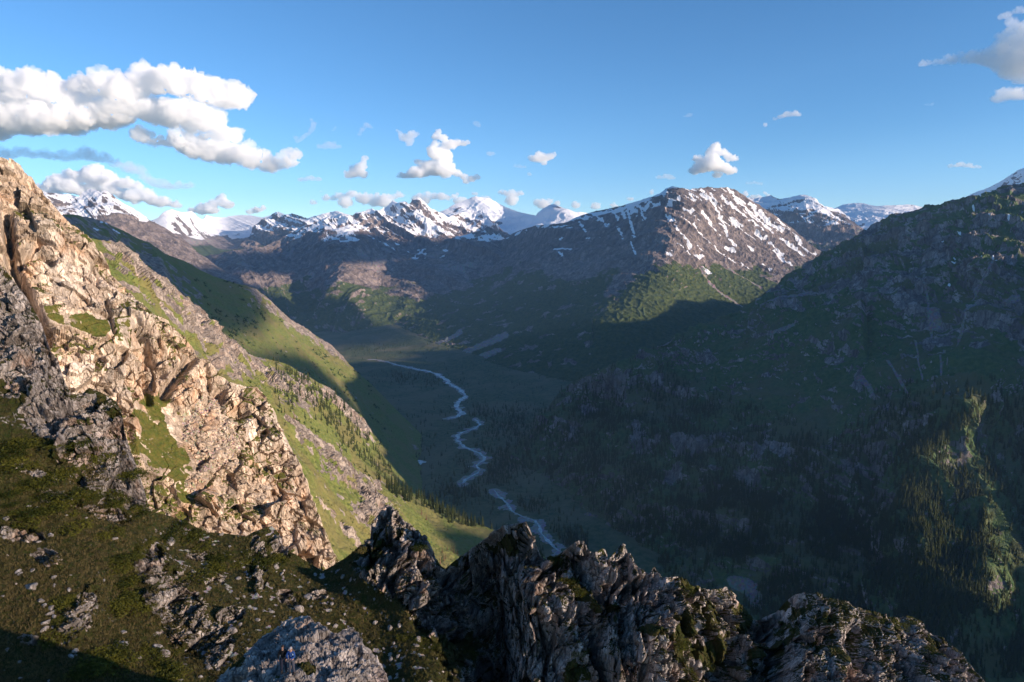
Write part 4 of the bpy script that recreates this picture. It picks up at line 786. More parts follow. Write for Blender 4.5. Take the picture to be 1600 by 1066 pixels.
cloud([(562, 211, 4), (566, 203, 5), (573, 197, 6), (582, 200, 3)], 17500, "tiny bent wisp left of the middle of the sky", 0.0018)
cloud([(520, 205, 3), (524, 199, 3)], 17000, "tiniest faint fleck between two wisps", 0.0016)
cloud([(500, 230, 7), (515, 228, 9), (530, 230, 6), (485, 233, 4)], 20000, "faint flat smudge of cloud above the pear shaped cloud", 0.0012)
cloud([(470, 282, 6), (485, 279, 7), (498, 281, 6), (484, 267, 4)], 27000, "small grey ragged cloud under the tip of the large bank", 0.0022)
cloud([(545, 276, 8), (556, 270, 11), (565, 262, 9), (571, 248, 6), (568, 275, 9), (540, 270, 5)], 27500, "pear shaped white cloud left of the triangular cloud", 0.005)
cloud([(625, 210, 5), (632, 218, 9), (643, 213, 9), (640, 226, 7), (652, 210, 5), (620, 204, 3)], 19000, "bright puff above the triangular cloud", 0.0035)
cloud([(630, 276, 8), (650, 272, 14), (675, 265, 18), (700, 268, 16), (690, 245, 18), (675, 235, 10), (683, 215, 8), (686, 206, 5), (700, 228, 12), (715, 225, 8), (730, 224, 5), (655, 255, 8), (715, 272, 8), (735, 281, 7), (745, 278, 6), (728, 285, 6)], 26500, "triangular cumulus cloud with pointed top over the snow peaks", 0.006, vox=1.3, group=None)
cloud([(742, 194, 5), (748, 197, 5)], 16500, "faint fleck high over the middle of the frame", 0.0014)
cloud([(765, 241, 6), (772, 241, 4)], 22500, "tiny cloud right of the triangular cloud", 0.0016)
cloud([(804, 260, 4), (812, 261, 5), (820, 262, 4)], 24000, "tiny dark streak left of the round white puff", 0.0012)
cloud([(834, 250, 8), (845, 248, 11), (857, 247, 9), (866, 242, 5), (850, 256, 7), (828, 247, 4)], 25500, "round white puff right of the triangular cloud", 0.005)
cloud([(826, 273, 4), (829, 274, 3)], 28500, "tiniest puff under the round white puff", 0.002)
cloud([(510, 311, 7), (530, 308, 8), (550, 305, 9), (570, 308, 8), (590, 307, 7), (610, 310, 8), (625, 306, 8), (650, 312, 8), (670, 306, 7), (690, 309, 9), (710, 308, 7), (740, 303, 6), (785, 302, 7), (800, 304, 8), (815, 303, 6), (840, 318, 8), (870, 320, 7), (900, 322, 8), (930, 324, 8), (960, 322, 7), (760, 315, 9), (800, 318, 9), (490, 318, 6), (540, 318, 13), (600, 318, 14), (570, 314, 12), (720, 318, 12), (660, 316, 12), (800, 312, 12), (850, 322, 12), (1018, 302, 5), (985, 312, 6), (500, 300, 3)], 44000, "low line of clouds sitting on the horizon behind the peaks", 0.0028, vox=1.3, group=None)
cloud([(1085, 268, 10), (1100, 262, 14), (1115, 258, 17), (1130, 264, 14), (1145, 268, 9), (1112, 242, 12), (1118, 230, 8), (1130, 240, 9), (1142, 248, 9), (1150, 250, 5), (1090, 250, 9), (1120, 275, 8)], 26500, "bright cumulus standing above the streaked summit", 0.006, vox=1.3, group=None)
cloud([(1028, 278, 5), (1040, 277, 7), (1052, 279, 5)], 28000, "small grey cloud low at the left of the summit cumulus", 0.0018)
cloud([(1168, 287, 4), (1178, 286, 4), (1190, 288, 4)], 31000, "faint pink fleck right of the summit cumulus", 0.0014)
cloud([(1165, 305, 6), (1185, 310, 7), (1205, 310, 5), (1195, 302, 4)], 40000, "white cloud peeking over the shoulder of the streaked summit", 0.004)
cloud([(1070, 182, 4), (1077, 181, 5)], 15000, "faint fleck above the summit cumulus", 0.0012)
cloud([(1218, 184, 6), (1230, 180, 8), (1243, 178, 7), (1250, 180, 4), (1210, 187, 4), (1196, 196, 5)], 15500, "isolated white puff with a ragged tail at the right half of the sky", 0.004)
cloud([(1485, 260, 5), (1500, 258, 7), (1515, 260, 6), (1530, 262, 4)], 24500, "flat thin cloud above the right mountain crest", 0.003)
cloud([(1447, 254, 3), (1458, 254, 3)], 24000, "faint streak left of the flat thin cloud", 0.0012)
cloud([(1445, 164, 3), (1456, 164, 4), (1480, 167, 4), (1500, 161, 3)], 14500, "faint row of flecks below the purple grey cloud", 0.0012)
cloud([(1580, 80, 34), (1600, 110, 36), (1560, 95, 22), (1540, 92, 18), (1520, 92, 14), (1500, 93, 12), (1480, 95, 9), (1460, 98, 7), (1440, 102, 6), (1640, 90, 50), (1610, 50, 26), (1590, 45, 14), (1575, 25, 7), (1565, 28, 5), (1590, 18, 8), (1620, 15, 12), (1560, 155, 12), (1575, 150, 14), (1595, 148, 14), (1620, 150, 18), (1680, 70, 60)], 15000, "purple grey cloud with bright lower lobe at the upper right corner", 0.0022, vox=1.6, group=None)

def shade_cloud(target, size, h, label, dens, s_over=None, boxy=3.0, rough=0.06, seed=1):
    """an unseen cloud added beyond the right edge so that its shadow falls on target"""
    T = np.array(target, float); s = (h - T[2]) / sdir[2]; c = T + sdir * s
    e1 = np.array([-sdir[1], sdir[0], 0]) / math.hypot(sdir[0], sdir[1]); e2 = np.cross(sdir, e1); e2 *= np.sign(e2[2])
    b = bmesh.new(); bmesh.ops.create_icosphere(b, subdivisions=6, radius=1); V = np.array([v.co[:] for v in b.verts]); Fq = np.array([[v.index for v in f.verts] for f in b.faces]); b.free()
    V = V / (np.abs(V) ** boxy).sum(1, keepdims=True) ** (1 / boxy)
    V = V * (1 + rough * fbm(V + seed * 9, .7, 5, .6))[:, None]
    P = c + V[:, :1] * size[0] * e1 + V[:, 1:2] * size[2] * sdir + V[:, 2:3] * size[1] * e2
    if np.dot(e1, np.cross(sdir, e2)) < 0: Fq = Fq[:, ::-1]
    key = round(dens, 5)
    if key not in CM: CM[key] = cloud_mat("cloud_vapour", dens)
    o = mesh_np("cloud", P, Fq, CM[key], True, tri=True); tagit(o, label, "cloud", "unseen clouds added beyond the right edge to cast shade")  # out of view, added only as a shadow caster
# e1 runs along (0.43, 0.90): size = (half width along the range, half height, half thickness)
shade_cloud((-123, -96, -20), (240, 420, 700), 1900, "unseen thin cloud added to dim the foreground ridge", 0.7 / 1400)

shade_cloud((-1600, 8800, -30), (1700, 230, 800), 2600, "unseen thick cloud added to shade the far dark range", 0.004, rough=.16, seed=2)
shade_cloud((-1217, 2543, -75), (580, 300, 500), 2500, "unseen cloud added to shade the upper grass hill", 0.004, rough=.14, seed=3)

def shade_at(v, u, e2, size, h, label, dens, **k):
    c_ = math.cos(SUN_EL); shade_cloud((.9 * u + .43 * v, -.43 * u + .9 * v, (e2 + u * math.tan(SUN_EL) * c_) / c_), size, h, label, dens, **k)
shade_at(1900, -900, -200, (450, 225, 400), 1800, "unseen cloud added to shade the lower grass hill", 0.006, rough=.12, seed=5)
shade_at(4850, -4000, 450, (640, 520, 600), 2600, "unseen broad cloud added to shade the head of the valley", 0.005, rough=.12, seed=6)
# trees, shrubs, stones, grass ---------------------------------------------------
def leaf_mat(name, c1, c2, rough=0.8):
    m, t, b = nt(name); h = NB(t); geo = h.n("ShaderNodeNewGeometry"); oi = h.n("ShaderNodeObjectInfo")
    n = h.noise(geo.outputs["Position"], 0.9, 3); n2 = h.noise(geo.outputs["Position"], 0.02, 2)
    f = h.math('ADD', h.math('MULTIPLY', h.math('ADD', n, n2), 0.5), h.math('MULTIPLY', h.math('SUBTRACT', oi.outputs["Random"], 0.5), 0.3))
    h.l(h.mix(h.mapr(f, 0.38, 0.62), c1, c2), b.inputs["Base Color"]); b.inputs["Roughness"].default_value = rough
    tr = h.n("ShaderNodeBsdfTranslucent"); h.l(h.mix(h.mapr(f, 0.38, 0.62), c1, c2), tr.inputs[0]); ms = h.n("ShaderNodeMixShader"); ms.inputs[0].default_value = 0.2
    h.l(b.outputs[0], ms.inputs[1]); h.l(tr.outputs[0], ms.inputs[2]); h.l(ms.outputs[0], t.nodes["Material Output"].inputs[0]); return m
M_spr = leaf_mat("spruce_needles", (0.016, 0.026, 0.008), (0.050, 0.060, 0.017)); M_dead = leaf_mat("dead_needles", (0.11, 0.060, 0.040), (0.21, 0.115, 0.075))
M_bark = leaf_mat("bark", (0.06, 0.045, 0.035), (0.10, 0.075, 0.06)); M_jun = leaf_mat("juniper_leaves", (0.040, 0.050, 0.008), (0.125, 0.120, 0.018)); M_bush = leaf_mat("shrub_leaves", (0.025, 0.050, 0.012), (0.06, 0.095, 0.024))
M_grassb = leaf_mat("grass_blades", (0.060, 0.066, 0.016), (0.15, 0.115, 0.048))
def crown_np(tiers, seg_, rng, gap=0.25):
    """spruce crown of height 1: ragged drooping tiers built of separate boughs"""
    V, Fc = [], []
    for i in range(tiers):
        t = i / (tiers - 1) if tiers > 1 else 0; zt = 0.10 + 0.88 * t; r = (0.165 * (1 - t) ** 0.85 + 0.012) * rng.uniform(.8, 1.15); z1 = zt + 1.25 / tiers; a0 = rng.uniform(0, 6.28)
        b = len(V); V.append((rng.normal() * .004, rng.normal() * .004, min(z1, 1.0)))
        for s in range(seg_ * 2):
            a = a0 + math.pi * s / seg_; q = r * (rng.uniform(.85, 1.25) if s % 2 == 0 else rng.uniform(.38, .6)); V.append((q * math.cos(a), q * math.sin(a), zt - 0.35 * r + (0.3 / tiers if s % 2 else -.2 / tiers) + rng.normal() * .006))
        for s in range(seg_ * 2): Fc.append((b, b + 1 + s, b + 1 + (s + 1) % (seg_ * 2)))
    return np.array(V), np.array(Fc)
def trunk_np():
    a = np.arange(6) * math.pi / 3; V = np.concatenate([np.stack([np.cos(a) * .018, np.sin(a) * .018, a * 0 - .05], -1), np.stack([np.cos(a) * .008, np.sin(a) * .008, a * 0 + .6], -1)])
    return V, np.array([(i, (i + 1) % 6, 6 + (i + 1) % 6, 6 + i) for i in range(6)])
HI = [crown_np(11, 7, RNG) for _ in range(6)]; LO = [crown_np(5, 4, RNG) for _ in range(8)]; DEAD = [crown_np(9, 4, RNG) for _ in range(3)]
def me_from(name, V, Fc, mat):
    me = bpy.data.meshes.new(name); me.from_pydata(V.tolist(), [], Fc.tolist()); me.materials.append(mat); return me
TR = trunk_np(); me_tr = me_from("trunk", *TR, M_bark)
me_hi = [me_from("crown", v, f, M_spr) for v, f in HI]; me_dd = [me_from("crown", v * np.array([.75, .75, 1]), f, M_dead) for v, f in DEAD]
def tree_obj(name, meshes, i, p, h, label, group, wd=1.0):
    e = bpy.data.objects.new(name, None); COL.objects.link(e); e.location = p; e.rotation_euler = (0, 0, i * 2.4); e.scale = (h * wd, h * wd, h); e.empty_display_size = 0.1; tagit(e, label, "tree", group)
    for nm, me in (("crown", meshes[i % len(meshes)]), ("trunk", me_tr)):
        o = bpy.data.objects.new(nm, me); COL.objects.link(o); o.parent = e
    return e
def mass(name, P, H, forms, mat, label, cat, wd=1.0):
    V, Fc, k = [], [], 0; ang = RNG.uniform(0, 6.28, len(P)); c, s = np.cos(ang), np.sin(ang); idx = RNG.integers(0, len(forms), len(P))
    for q, (v, f) in enumerate(forms):
        I = np.where(idx == q)[0]
        if not len(I): continue
        w = H[I] * wd; x = (v[None, :, 0] * c[I, None] - v[None, :, 1] * s[I, None]) * w[:, None] + P[I, 0:1]; y = (v[None, :, 0] * s[I, None] + v[None, :, 1] * c[I, None]) * w[:, None] + P[I, 1:2]; z = v[None, :, 2] * H[I, None] + P[I, 2:3]
        V.append(np.stack([x, y, z], -1).reshape(-1, 3)); Fc.append((f[None] + (np.arange(len(I)) * len(v))[:, None, None]).reshape(-1, 3) + k); k += len(I) * len(v)
    o = mesh_np(name, np.concatenate(V), np.concatenate(Fc), mat, False, tri=True); tagit(o, label, cat, kind="stuff"); return o
def scatter(L_, n, box, dens, rng):
    px = rng.uniform(box[0], box[2], n); py = rng.uniform(box[1], box[3], n); k = rng.random(n) < dens(px, py); px, py = px[k], py[k]
    P, N, M, ok = on(L_, px, py); return P[ok], N[ok], M[ok], px[ok], py[ok]
rg = np.random.default_rng(5)
def ZL(x, y, what):
    """label naming the piece of foreground it lies on"""
    if x > 1180: w = "on the mossy right end of the jagged foreground ridge"
    elif x > 700: w = "on a ledge between the spires of the jagged foreground ridge"
    elif x > 560: w = "in the gully between the first spire and the rounded outcrop" if y > 900 else "on the flank of the leftmost spire"
    elif x > 380: w = "on the stony saddle behind the rounded outcrop" if y > 900 else "along the rim below the sunlit cliff"
    elif x > 230: w = "beside the grey rock rib left of the people" if y > 900 else "on the grassy rim below the sunlit cliff"
    else: w = "in the lower left corner of the grassy slope" if y > 960 else ("on the open grass at the left edge" if y > 830 else "at the foot of the grey slab at the left edge")
    return what + " " + w
FP, FH = [], []
# band of spruces across the meadow (each its own tree)
def band(px, py):
    up = np.interp(px, [590, 612, 640, 680, 720, 760, 790], [735, 748, 762, 782, 803, 824, 838]); lo = np.interp(px, [590, 620, 650, 680, 700, 730, 760, 790], [752, 778, 790, 803, 816, 824, 826, 834]); return ((py > up) & (py < lo)) * .9
P, N, M, px, py = scatter(L['meadow'], 1500, (590, 735, 790, 850), band, rg)
kp = []
for i in range(len(P)):
    if all((P[i][0] - P[j][0]) ** 2 + (P[i][1] - P[j][1]) ** 2 > 9 for j in kp[-120:]): kp.append(i)
kp = kp[:215]
for i in kp: tree_obj("spruce", me_hi, i, P[i], rg.uniform(11, 20), "slender sunlit spruce in the " + ("upper left" if P[i][0] < -190 else "middle" if P[i][0] < -100 else "lower right") + " part of the band crossing the meadow spur", "spruces in the band across the meadow", 1.0)
P, N, M, px, py = scatter(L['meadow'], 60, (820, 848, 905, 900), lambda x, y: (y > np.interp(x, [820, 870, 905], [853, 884, 905]) - 1) * 1.0, rg)
for i in range(min(len(P), 16)): tree_obj("spruce", me_hi, i, P[i], rg.uniform(9, 14), "sunlit spruce behind the gap between two foreground pinnacles", "spruces behind the foreground gap", 1.0)
# dead brown spruces
def deadz(px, py): return np.clip(blob(px, py, 575, 752, 22, 14) + blob(px, py, 545, 735, 12, 8) + blob(px, py, 700, 872, 28, 22) + blob(px, py, 770, 852, 14, 9) + .25 * blob(px, py, 660, 812, 30, 14) + .5 * blob(px, py, 467, 672, 10, 10), 0, 1)
P, N, M, px, py = scatter(L['meadow'], 420, (455, 655, 800, 910), deadz, rg)
for i in range(min(len(P), 65)): tree_obj("dead_spruce", me_dd, i, P[i], rg.uniform(7, 13), "reddish brown dead spruce on the sunlit meadow spur", "dead brown spruces on the meadow spur", .8)
# spruces lit on the crest of the right hand rib
def rib(px, py): return np.clip(1.3 * np.exp(-(seg(px, py, [(1545, 622), (1490, 665), (1440, 700), (1415, 760)]) / 14) ** 2) + np.exp(-(seg(px, py, [(1425, 740), (1430, 850), (1440, 900)]) / 22) ** 2) + 1.2 * np.exp(-(seg(px, py, [(1470, 860), (1480, 930), (1482, 985)]) / 12) ** 2) + .8 * np.exp(-(seg(px, py, [(1530, 790), (1540, 860), (1525, 950)]) / 10) ** 2) + .8 * np.exp(-(seg(px, py, [(1550, 1020), (1640, 1030)]) / 16) ** 2), 0, 1)
P, N, M, px, py = scatter(L['right'], 5200, (1370, 600, 1620, 1060), lambda x, y: np.clip(rib(x, y) + .25, 0, 1) * .8, rg)
near = [i for i in range(len(P)) if py[i] > 850 and rib(px[i:i + 1], py[i:i + 1])[0] > .4 and rg.random() < .35][:60]; st = set(near)
for i in near: tree_obj("spruce", me_hi, i, P[i], rg.uniform(15, 24), "tall spruce on the steep forested rib at lower right", "spruces on the forested rib at lower right", 1.0)
rest = [i for i in range(len(P)) if i not in st]; FP.append(P[rest]); FH.append(rg.uniform(14, 26, len(rest)))
# forest of the shaded mountainside
def fdens(px, py):
    d = sstep(py - np.interp(px, [690, 850, 900, 1000, 1100, 1200, 1300, 1400, 1500, 1600], [600, 600, 590, 560, 590, 640, 680, 640, 640, 600]), -10, 40)
    d = d * (.55 + .5 * np.clip(blob(px, py, 900, 700, 120, 90) + blob(px, py, 1100, 800, 200, 50) + blob(px, py, 1300, 900, 200, 90), 0, 1))
    for b in ((860, 785, 45, 10, -15), (1220, 640, 50, 18, -20), (1200, 890, 60, 14, -30), (1545, 990, 40, 25, 0), (1180, 620, 60, 12, 0), (940, 818, 18, 10, 0), (1350, 620, 50, 20, 0), (1150, 920, 30, 20, 0)): d = d * (1 - .95 * np.clip(blob(px, py, *b) * 1.6, 0, 1))
    return d
P, N, M, px, py = scatter(L['right'], 60000, (700, 540, 1640, 1066), fdens, rg)
k = (M[:, 0] > .45) | (rg.random(len(P)) < .35); k &= rg.random(len(P)) < sstep(fbm(P, 130, 3, off=4), -.25, .15) * .8 + .2; k &= P[:, 2] > vz(P[:, 0], P[:, 1]); P = P[k]
FP.append(P); FH.append(rg.uniform(13, 29, len(P)) * (0.8 + .4 * rg.random(len(P))))
P, N, M, px, py = scatter(L['right'], 400, (960, 520, 1160, 560), lambda x, y: np.exp(-((y - np.interp(x, [980, 1010, 1040, 1090, 1160], [562, 548, 535, 528, 530])) / 5) ** 2) * .9, rg); FP.append(P); FH.append(rg.uniform(9, 16, len(P)))
P, N, M, px, py = scatter(L['right'], 900, (1060, 625, 1250, 670), lambda x, y: np.clip(blob(x, y, 1095, 645, 26, 10) + blob(x, y, 1172, 645, 24, 12) + blob(x, y, 1225, 660, 12, 10) + blob(x, y, 1058, 665, 5, 14), 0, 1) * .8, rg); FP.append(P); FH.append(rg.uniform(12, 20, len(P)))
# spruces on the rocky spur and the dark copses of the valley floor
P, N, M, px, py = scatter(L['spur'], 3200, (420, 560, 640, 760), lambda x, y: np.clip(.9 * np.exp(-(seg(x, y, [(440, 585), (500, 640), (550, 690), (590, 720)]) / 12) ** 2) + np.exp(-(seg(x, y, [(470, 600), (530, 640), (570, 690), (588, 712)]) / 10) ** 2) + .25 * blob(x, y, 460, 620, 40, 30) + blob(x, y, 600, 735, 12, 14) + .05, 0, 1) * .6, rg); FP.append(P); FH.append(rg.uniform(9, 19, len(P)))
def vdens(px, py): return np.clip(blob(px, py, 780, 648, 60, 12) + blob(px, py, 800, 670, 60, 14) * .7 + blob(px, py, 610, 690, 32, 30) + blob(px, py, 640, 700, 24, 16) + blob(px, py, 800, 720, 60, 22) + blob(px, py, 640, 590, 40, 9) + blob(px, py, 690, 600, 26, 5) + blob(px, py, 560, 545, 40, 8) * .6 + blob(px, py, 720, 770, 40, 14) + blob(px, py, 770, 740, 30, 14) + blob(px, py, 830, 790, 30, 10) * .7 + blob(px, py, 890, 850, 30, 20) + .03, 0, 1)
px = rg.uniform(540, 920, 20000); py = rg.uniform(535, 880, 20000); k = rg.random(20000) < vdens(px, py); P = vpoint(px[k], py[k])
rdist = np.full(len(P), 1e9)
for p2, w in RP: rdist = np.minimum(rdist, seg(P[:, 0], P[:, 1], [tuple(q) for q in p2]))
P = P[rdist > 38]; P = P[P[:, 1] > 1500]; FP.append(P - np.array([0, 0, 2.5])); FH.append(rg.uniform(15, 27, len(P)))
P, N, M, px, py = scatter(L['hill'], 500, (440, 480, 640, 720), lambda x, y: np.clip(.7 * np.exp(-(seg(x, y, [(480, 522), (560, 578), (600, 610)]) / 6) ** 2) + blob(x, y, 600, 690, 30, 30), 0, 1), rg); FP.append(P); FH.append(rg.uniform(6, 12, len(P)))
FP = np.concatenate(FP); FH = np.concatenate(FH)
mass("spruce_forest", FP, FH, LO, M_spr, "dark spruce forest spread over the valley sides", "forest", 1.15)
# low bushes dotted over the grass hill and the spurs
def bush_np(n, rng):
    d = rng.normal(size=(n, 3)); d /= np.linalg.norm(d, axis=1)[:, None]; d[:, 2] = np.abs(d[:, 2]) * .7; c = d * rng.uniform(.55, 1, (n, 1)) * (1 + .25 * np.sin(d[:, :1] * 5 + d[:, 1:2] * 4)); s = 1.9 / math.sqrt(n)
    a = rng.normal(size=(n, 3)) * s; b = rng.normal(size=(n, 3)) * s; V = np.stack([c, c + a, c + b], 1).reshape(-1, 3); return V, np.arange(n * 3).reshape(-1, 3)
BL = [bush_np(14, RNG) for _ in range(4)]
P, N, M, px, py = scatter(L['hill'], 5200, (300, 440, 600, 700), lambda x, y: .5 + 0 * x, rg); k = (M[:, 0] > .5) & (rg.random(len(P)) < sstep(fbm(P, 120, 3), -.1, .3)); P1 = P[k]
P, N, M, px, py = scatter(L['spur'], 4500, (320, 520, 620, 780), lambda x, y: .5 + 0 * x, rg); k = (M[:, 0] > .5) & (rg.random(len(P)) < sstep(fbm(P, 60, 3), 0, .3)); P2 = P[k]
P, N, M, px, py = scatter(L['meadow'], 2500, (440, 680, 860, 900), lambda x, y: .6 + 0 * x, rg); k = (M[:, 0] > .5) & (rg.random(len(P)) < sstep(fbm(P, 30, 3), 0, .3)); P3 = P[k]
PB_ = np.concatenate([P1, P2, P3]); HB = np.concatenate([rg.uniform(3, 9, len(P1)), rg.uniform(1.4, 4, len(P2)), rg.uniform(.5, 1.3, len(P3))])
mass("bushes", PB_, HB, BL, M_bush, "low green bushes dotted over the sunlit grass slopes", "bushes")
# foreground junipers (each its own shrub)
me_j = [me_from("juniper_shrub", *bush_np(900, RNG), M_jun) for _ in range(5)]
for me in me_j:
    v = np.array([x.co[:] for x in me.vertices]); c = np.repeat(v.reshape(-1, 3, 3).mean(1), 3, 0); v = c * np.array([1, 1, .55]) + (v - c) * .9 + .0; me.vertices.foreach_set("co", v.astype(np.float32).ravel())
JZ = ((40, 700, 50, 22), (70, 740, 60, 20), (110, 775, 60, 16), (20, 770, 30, 24), (180, 790, 30, 14), (60, 800, 60, 14), (150, 830, 40, 10), (205, 880, 34, 18), (185, 920, 22, 30), (200, 945, 30, 16), (95, 950, 20, 24), (85, 985, 14, 18), (160, 1040, 45, 25), (230, 1050, 40, 20), (340, 868, 50, 16), (390, 880, 40, 12), (425, 875, 22, 20), (250, 840, 40, 14), (215, 800, 20, 10), (300, 835, 40, 8), (240, 1020, 30, 16), (330, 900, 25, 12), (905, 1035, 16, 24), (1065, 1010, 18, 24), (865, 880, 8, 14), (895, 925, 10, 24), (740, 1015, 20, 12), (1060, 915, 12, 10), (1380, 970, 24, 8), (1420, 975, 24, 10), (1240, 985, 20, 14), (620, 990, 20, 12), (660, 1010, 14, 18), (1085, 1050, 20, 14), (560, 880, 16, 8), (600, 850, 6, 10), (655, 855, 12, 6), (1310, 1010, 20, 16), (1450, 1020, 14, 14), (210, 735, 10, 20), (120, 690, 16, 8), (150, 715, 12, 8))
cnt = 0; jr = np.random.default_rng(3)
for zi, z in enumerate(JZ):
    n_ = max(3, int(z[2] * z[3] / 105)); px = z[0] + jr.normal(size=n_) * z[2] * .5; py = z[1] + jr.normal(size=n_) * z[3] * .5; P, N, M, ok = on(L['near'], px, py)
    for i in range(n_):
        if ok[i] and cnt < 280:
            o = bpy.data.objects.new("juniper_shrub", me_j[cnt % 5]); COL.objects.link(o); s = jr.uniform(1.1, 2.6) * (1 if px[i] < 500 else .6); o.location = P[i] - np.array([0, 0, .12]); o.scale = (s, s * jr.uniform(.8, 1.2), s * jr.uniform(.6, 1)); o.rotation_euler = (0, 0, jr.uniform(0, 6.28)); cnt += 1
            tagit(o, ZL(px[i], py[i], "dark green juniper mat"), "shrub", "juniper shrubs on the foreground slope")
# stones
def stone_np(rng, sub=1):
    v = (ICO_V1 if sub else ICO_V1).copy()
    for _ in range(9):
        n = rng.normal(size=3); n /= np.linalg.norm(n); d = rng.uniform(.45, .8); q = v @ n; v = np.where((q > d)[:, None], v - (q - d)[:, None] * n, v)
    return v * np.array([1, rng.uniform(.6, .9), rng.uniform(.5, .8)]), ICO_F1
M_stone = terrain_mat("pale_stone", .5, (0.30, 0.26, 0.23), (0.44, 0.39, 0.35), (0.10, 0.09, 0.08), (0.36, 0.25, 0.18), (.05, .06, .01), (.08, .08, .02), (.3, .3, .3), .25, .5, .4)
ST = [stone_np(RNG) for _ in range(7)]; me_s = [me_from("stone", v, f, M_stone) for v, f in ST]
def sdens(px, py): return np.clip(.9 * blob(px, py, 450, 910, 70, 40) + .8 * blob(px, py, 520, 950, 60, 50) + .8 * blob(px, py, 400, 940, 60, 60) + .9 * blob(px, py, 630, 1020, 70, 50) + .5 * blob(px, py, 350, 900, 60, 40) + .35 * blob(px, py, 60, 920, 90, 80) + .3 * blob(px, py, 150, 1000, 120, 60) + .6 * blob(px, py, 310, 1040, 60, 40) + .4 * blob(px, py, 280, 850, 80, 20) + .5 * blob(px, py, 1350, 945, 60, 14) + .5 * blob(px, py, 100, 800, 90, 20), 0, 1)
P, N, M, px, py = scatter(L['near'], 1500, (0, 780, 1450, 1066), sdens, jr)
k = M[:, 0] > .5; P, px = P[k], px[k]
for i in range(min(300, len(P))):
    o = bpy.data.objects.new("stone", me_s[i % 7]); COL.objects.link(o); s = jr.uniform(.16, .5) * (1.9 if jr.random() < .1 else 1); o.location = P[i] + np.array([0, 0, s * .1]); o.scale = (s,) * 3; o.rotation_euler = tuple(jr.uniform(-.5, .5, 2)) + (jr.uniform(0, 6.28),)
    tagit(o, ZL(px[i], py[i], ("large " if s > .55 else "small ") + "pale angular stone"), "stone", "pale stones strewn over the foreground slope")
P, N, M, px, py = scatter(L['cliff'], 9000, (255, 600, 430, 800), lambda x, y: a_parts(x, y)[1] * .8, jr); k = M[:, 2] > .4; P = P[k]
mass("talus", P, jr.uniform(.25, 1.0, len(P)) * (1 + 1.5 * (jr.random(len(P)) < .06)), ST, M_cliff, "talus of tan broken stones below the orange buttress", "talus")
# grass tufts over the near slopes
def tuft(rng):
    V = []
    for _ in range(7): a = rng.uniform(0, 6.28); r = rng.uniform(0, .5); x, y = r * math.cos(a), r * math.sin(a); V += [(x - .08, y, -.1), (x + .08, y + .03, -.1), (x + rng.normal() * .25, y + rng.normal() * .25, rng.uniform(.4, 1))]
    return np.array(V), np.arange(21).reshape(-1, 3)
P, N, M, px, py = scatter(L['near'], 42000, (-20, 700, 900, 1080), lambda x, y: .9 + 0 * x, jr); k = (M[:, 0] > .5) & (N[:, 2] > .3); P = P[k]
mass("grass", P, jr.uniform(.12, .42, len(P)), [tuft(RNG) for _ in range(5)], M_grassb, "rough olive and straw coloured grass of the foreground slope", "grass", 1.6)
# people -------------------------------------------------------------------------
def flat_mat(name, c, rough=0.8):
    m, t, b = nt(name); h = NB(t); n = h.noise(h.n("ShaderNodeNewGeometry").outputs["Position"], 9.0, 4); h.l(h.mix(n, tuple(x * .75 for x in c), tuple(min(1, x * 1.2) for x in c)), b.inputs["Base Color"]); b.inputs["Roughness"].default_value = rough; return m
def skin_mesh(name, pts, edges, mat, parent, root=0, sub=1):
    """pts: {name: (x, y, z, rx, ry)}; a smooth tapering surface grown round the joints"""
    ks = list(pts); me = bpy.data.meshes.new(name); me.from_pydata([pts[k][:3] for k in ks], [(ks.index(a), ks.index(b)) for a, b in edges], [])
    o = bpy.data.objects.new("tmp", me); COL.objects.link(o); o.modifiers.new("s", 'SKIN'); sv = me.skin_vertices[0].data if me.skin_vertices else None
    if sv is None: me.attributes.new("skin", 'FLOAT', 'POINT')
    for i, k in enumerate(ks): sv[i].radius = (pts[k][3], pts[k][4]); sv[i].use_root = (i == root)
    s = o.modifiers.new("d", 'SUBSURF'); s.levels = sub; s.render_levels = sub
    m2 = bpy.data.meshes.new_from_object(o.evaluated_get(bpy.context.evaluated_depsgraph_get())); bpy.data.objects.remove(o)
    m2.name = name; m2.materials.clear(); m2.materials.append(mat); m2.polygons.foreach_set("use_smooth", np.ones(len(m2.polygons), bool))
    r = bpy.data.objects.new(name, m2); COL.objects.link(r); r.parent = parent; return r
def ball(name, c, r, mat, parent, cut=None):
    v = ICO_V * np.array(r) + np.array(c); 
    if cut is not None: v[:, 2] = np.maximum(v[:, 2], cut)
    o = mesh_np(name, v, ICO_F, mat, True, tri=True, parent=parent); return o
skin_m = flat_mat("skin", (0.50, 0.27, 0.18), .6)
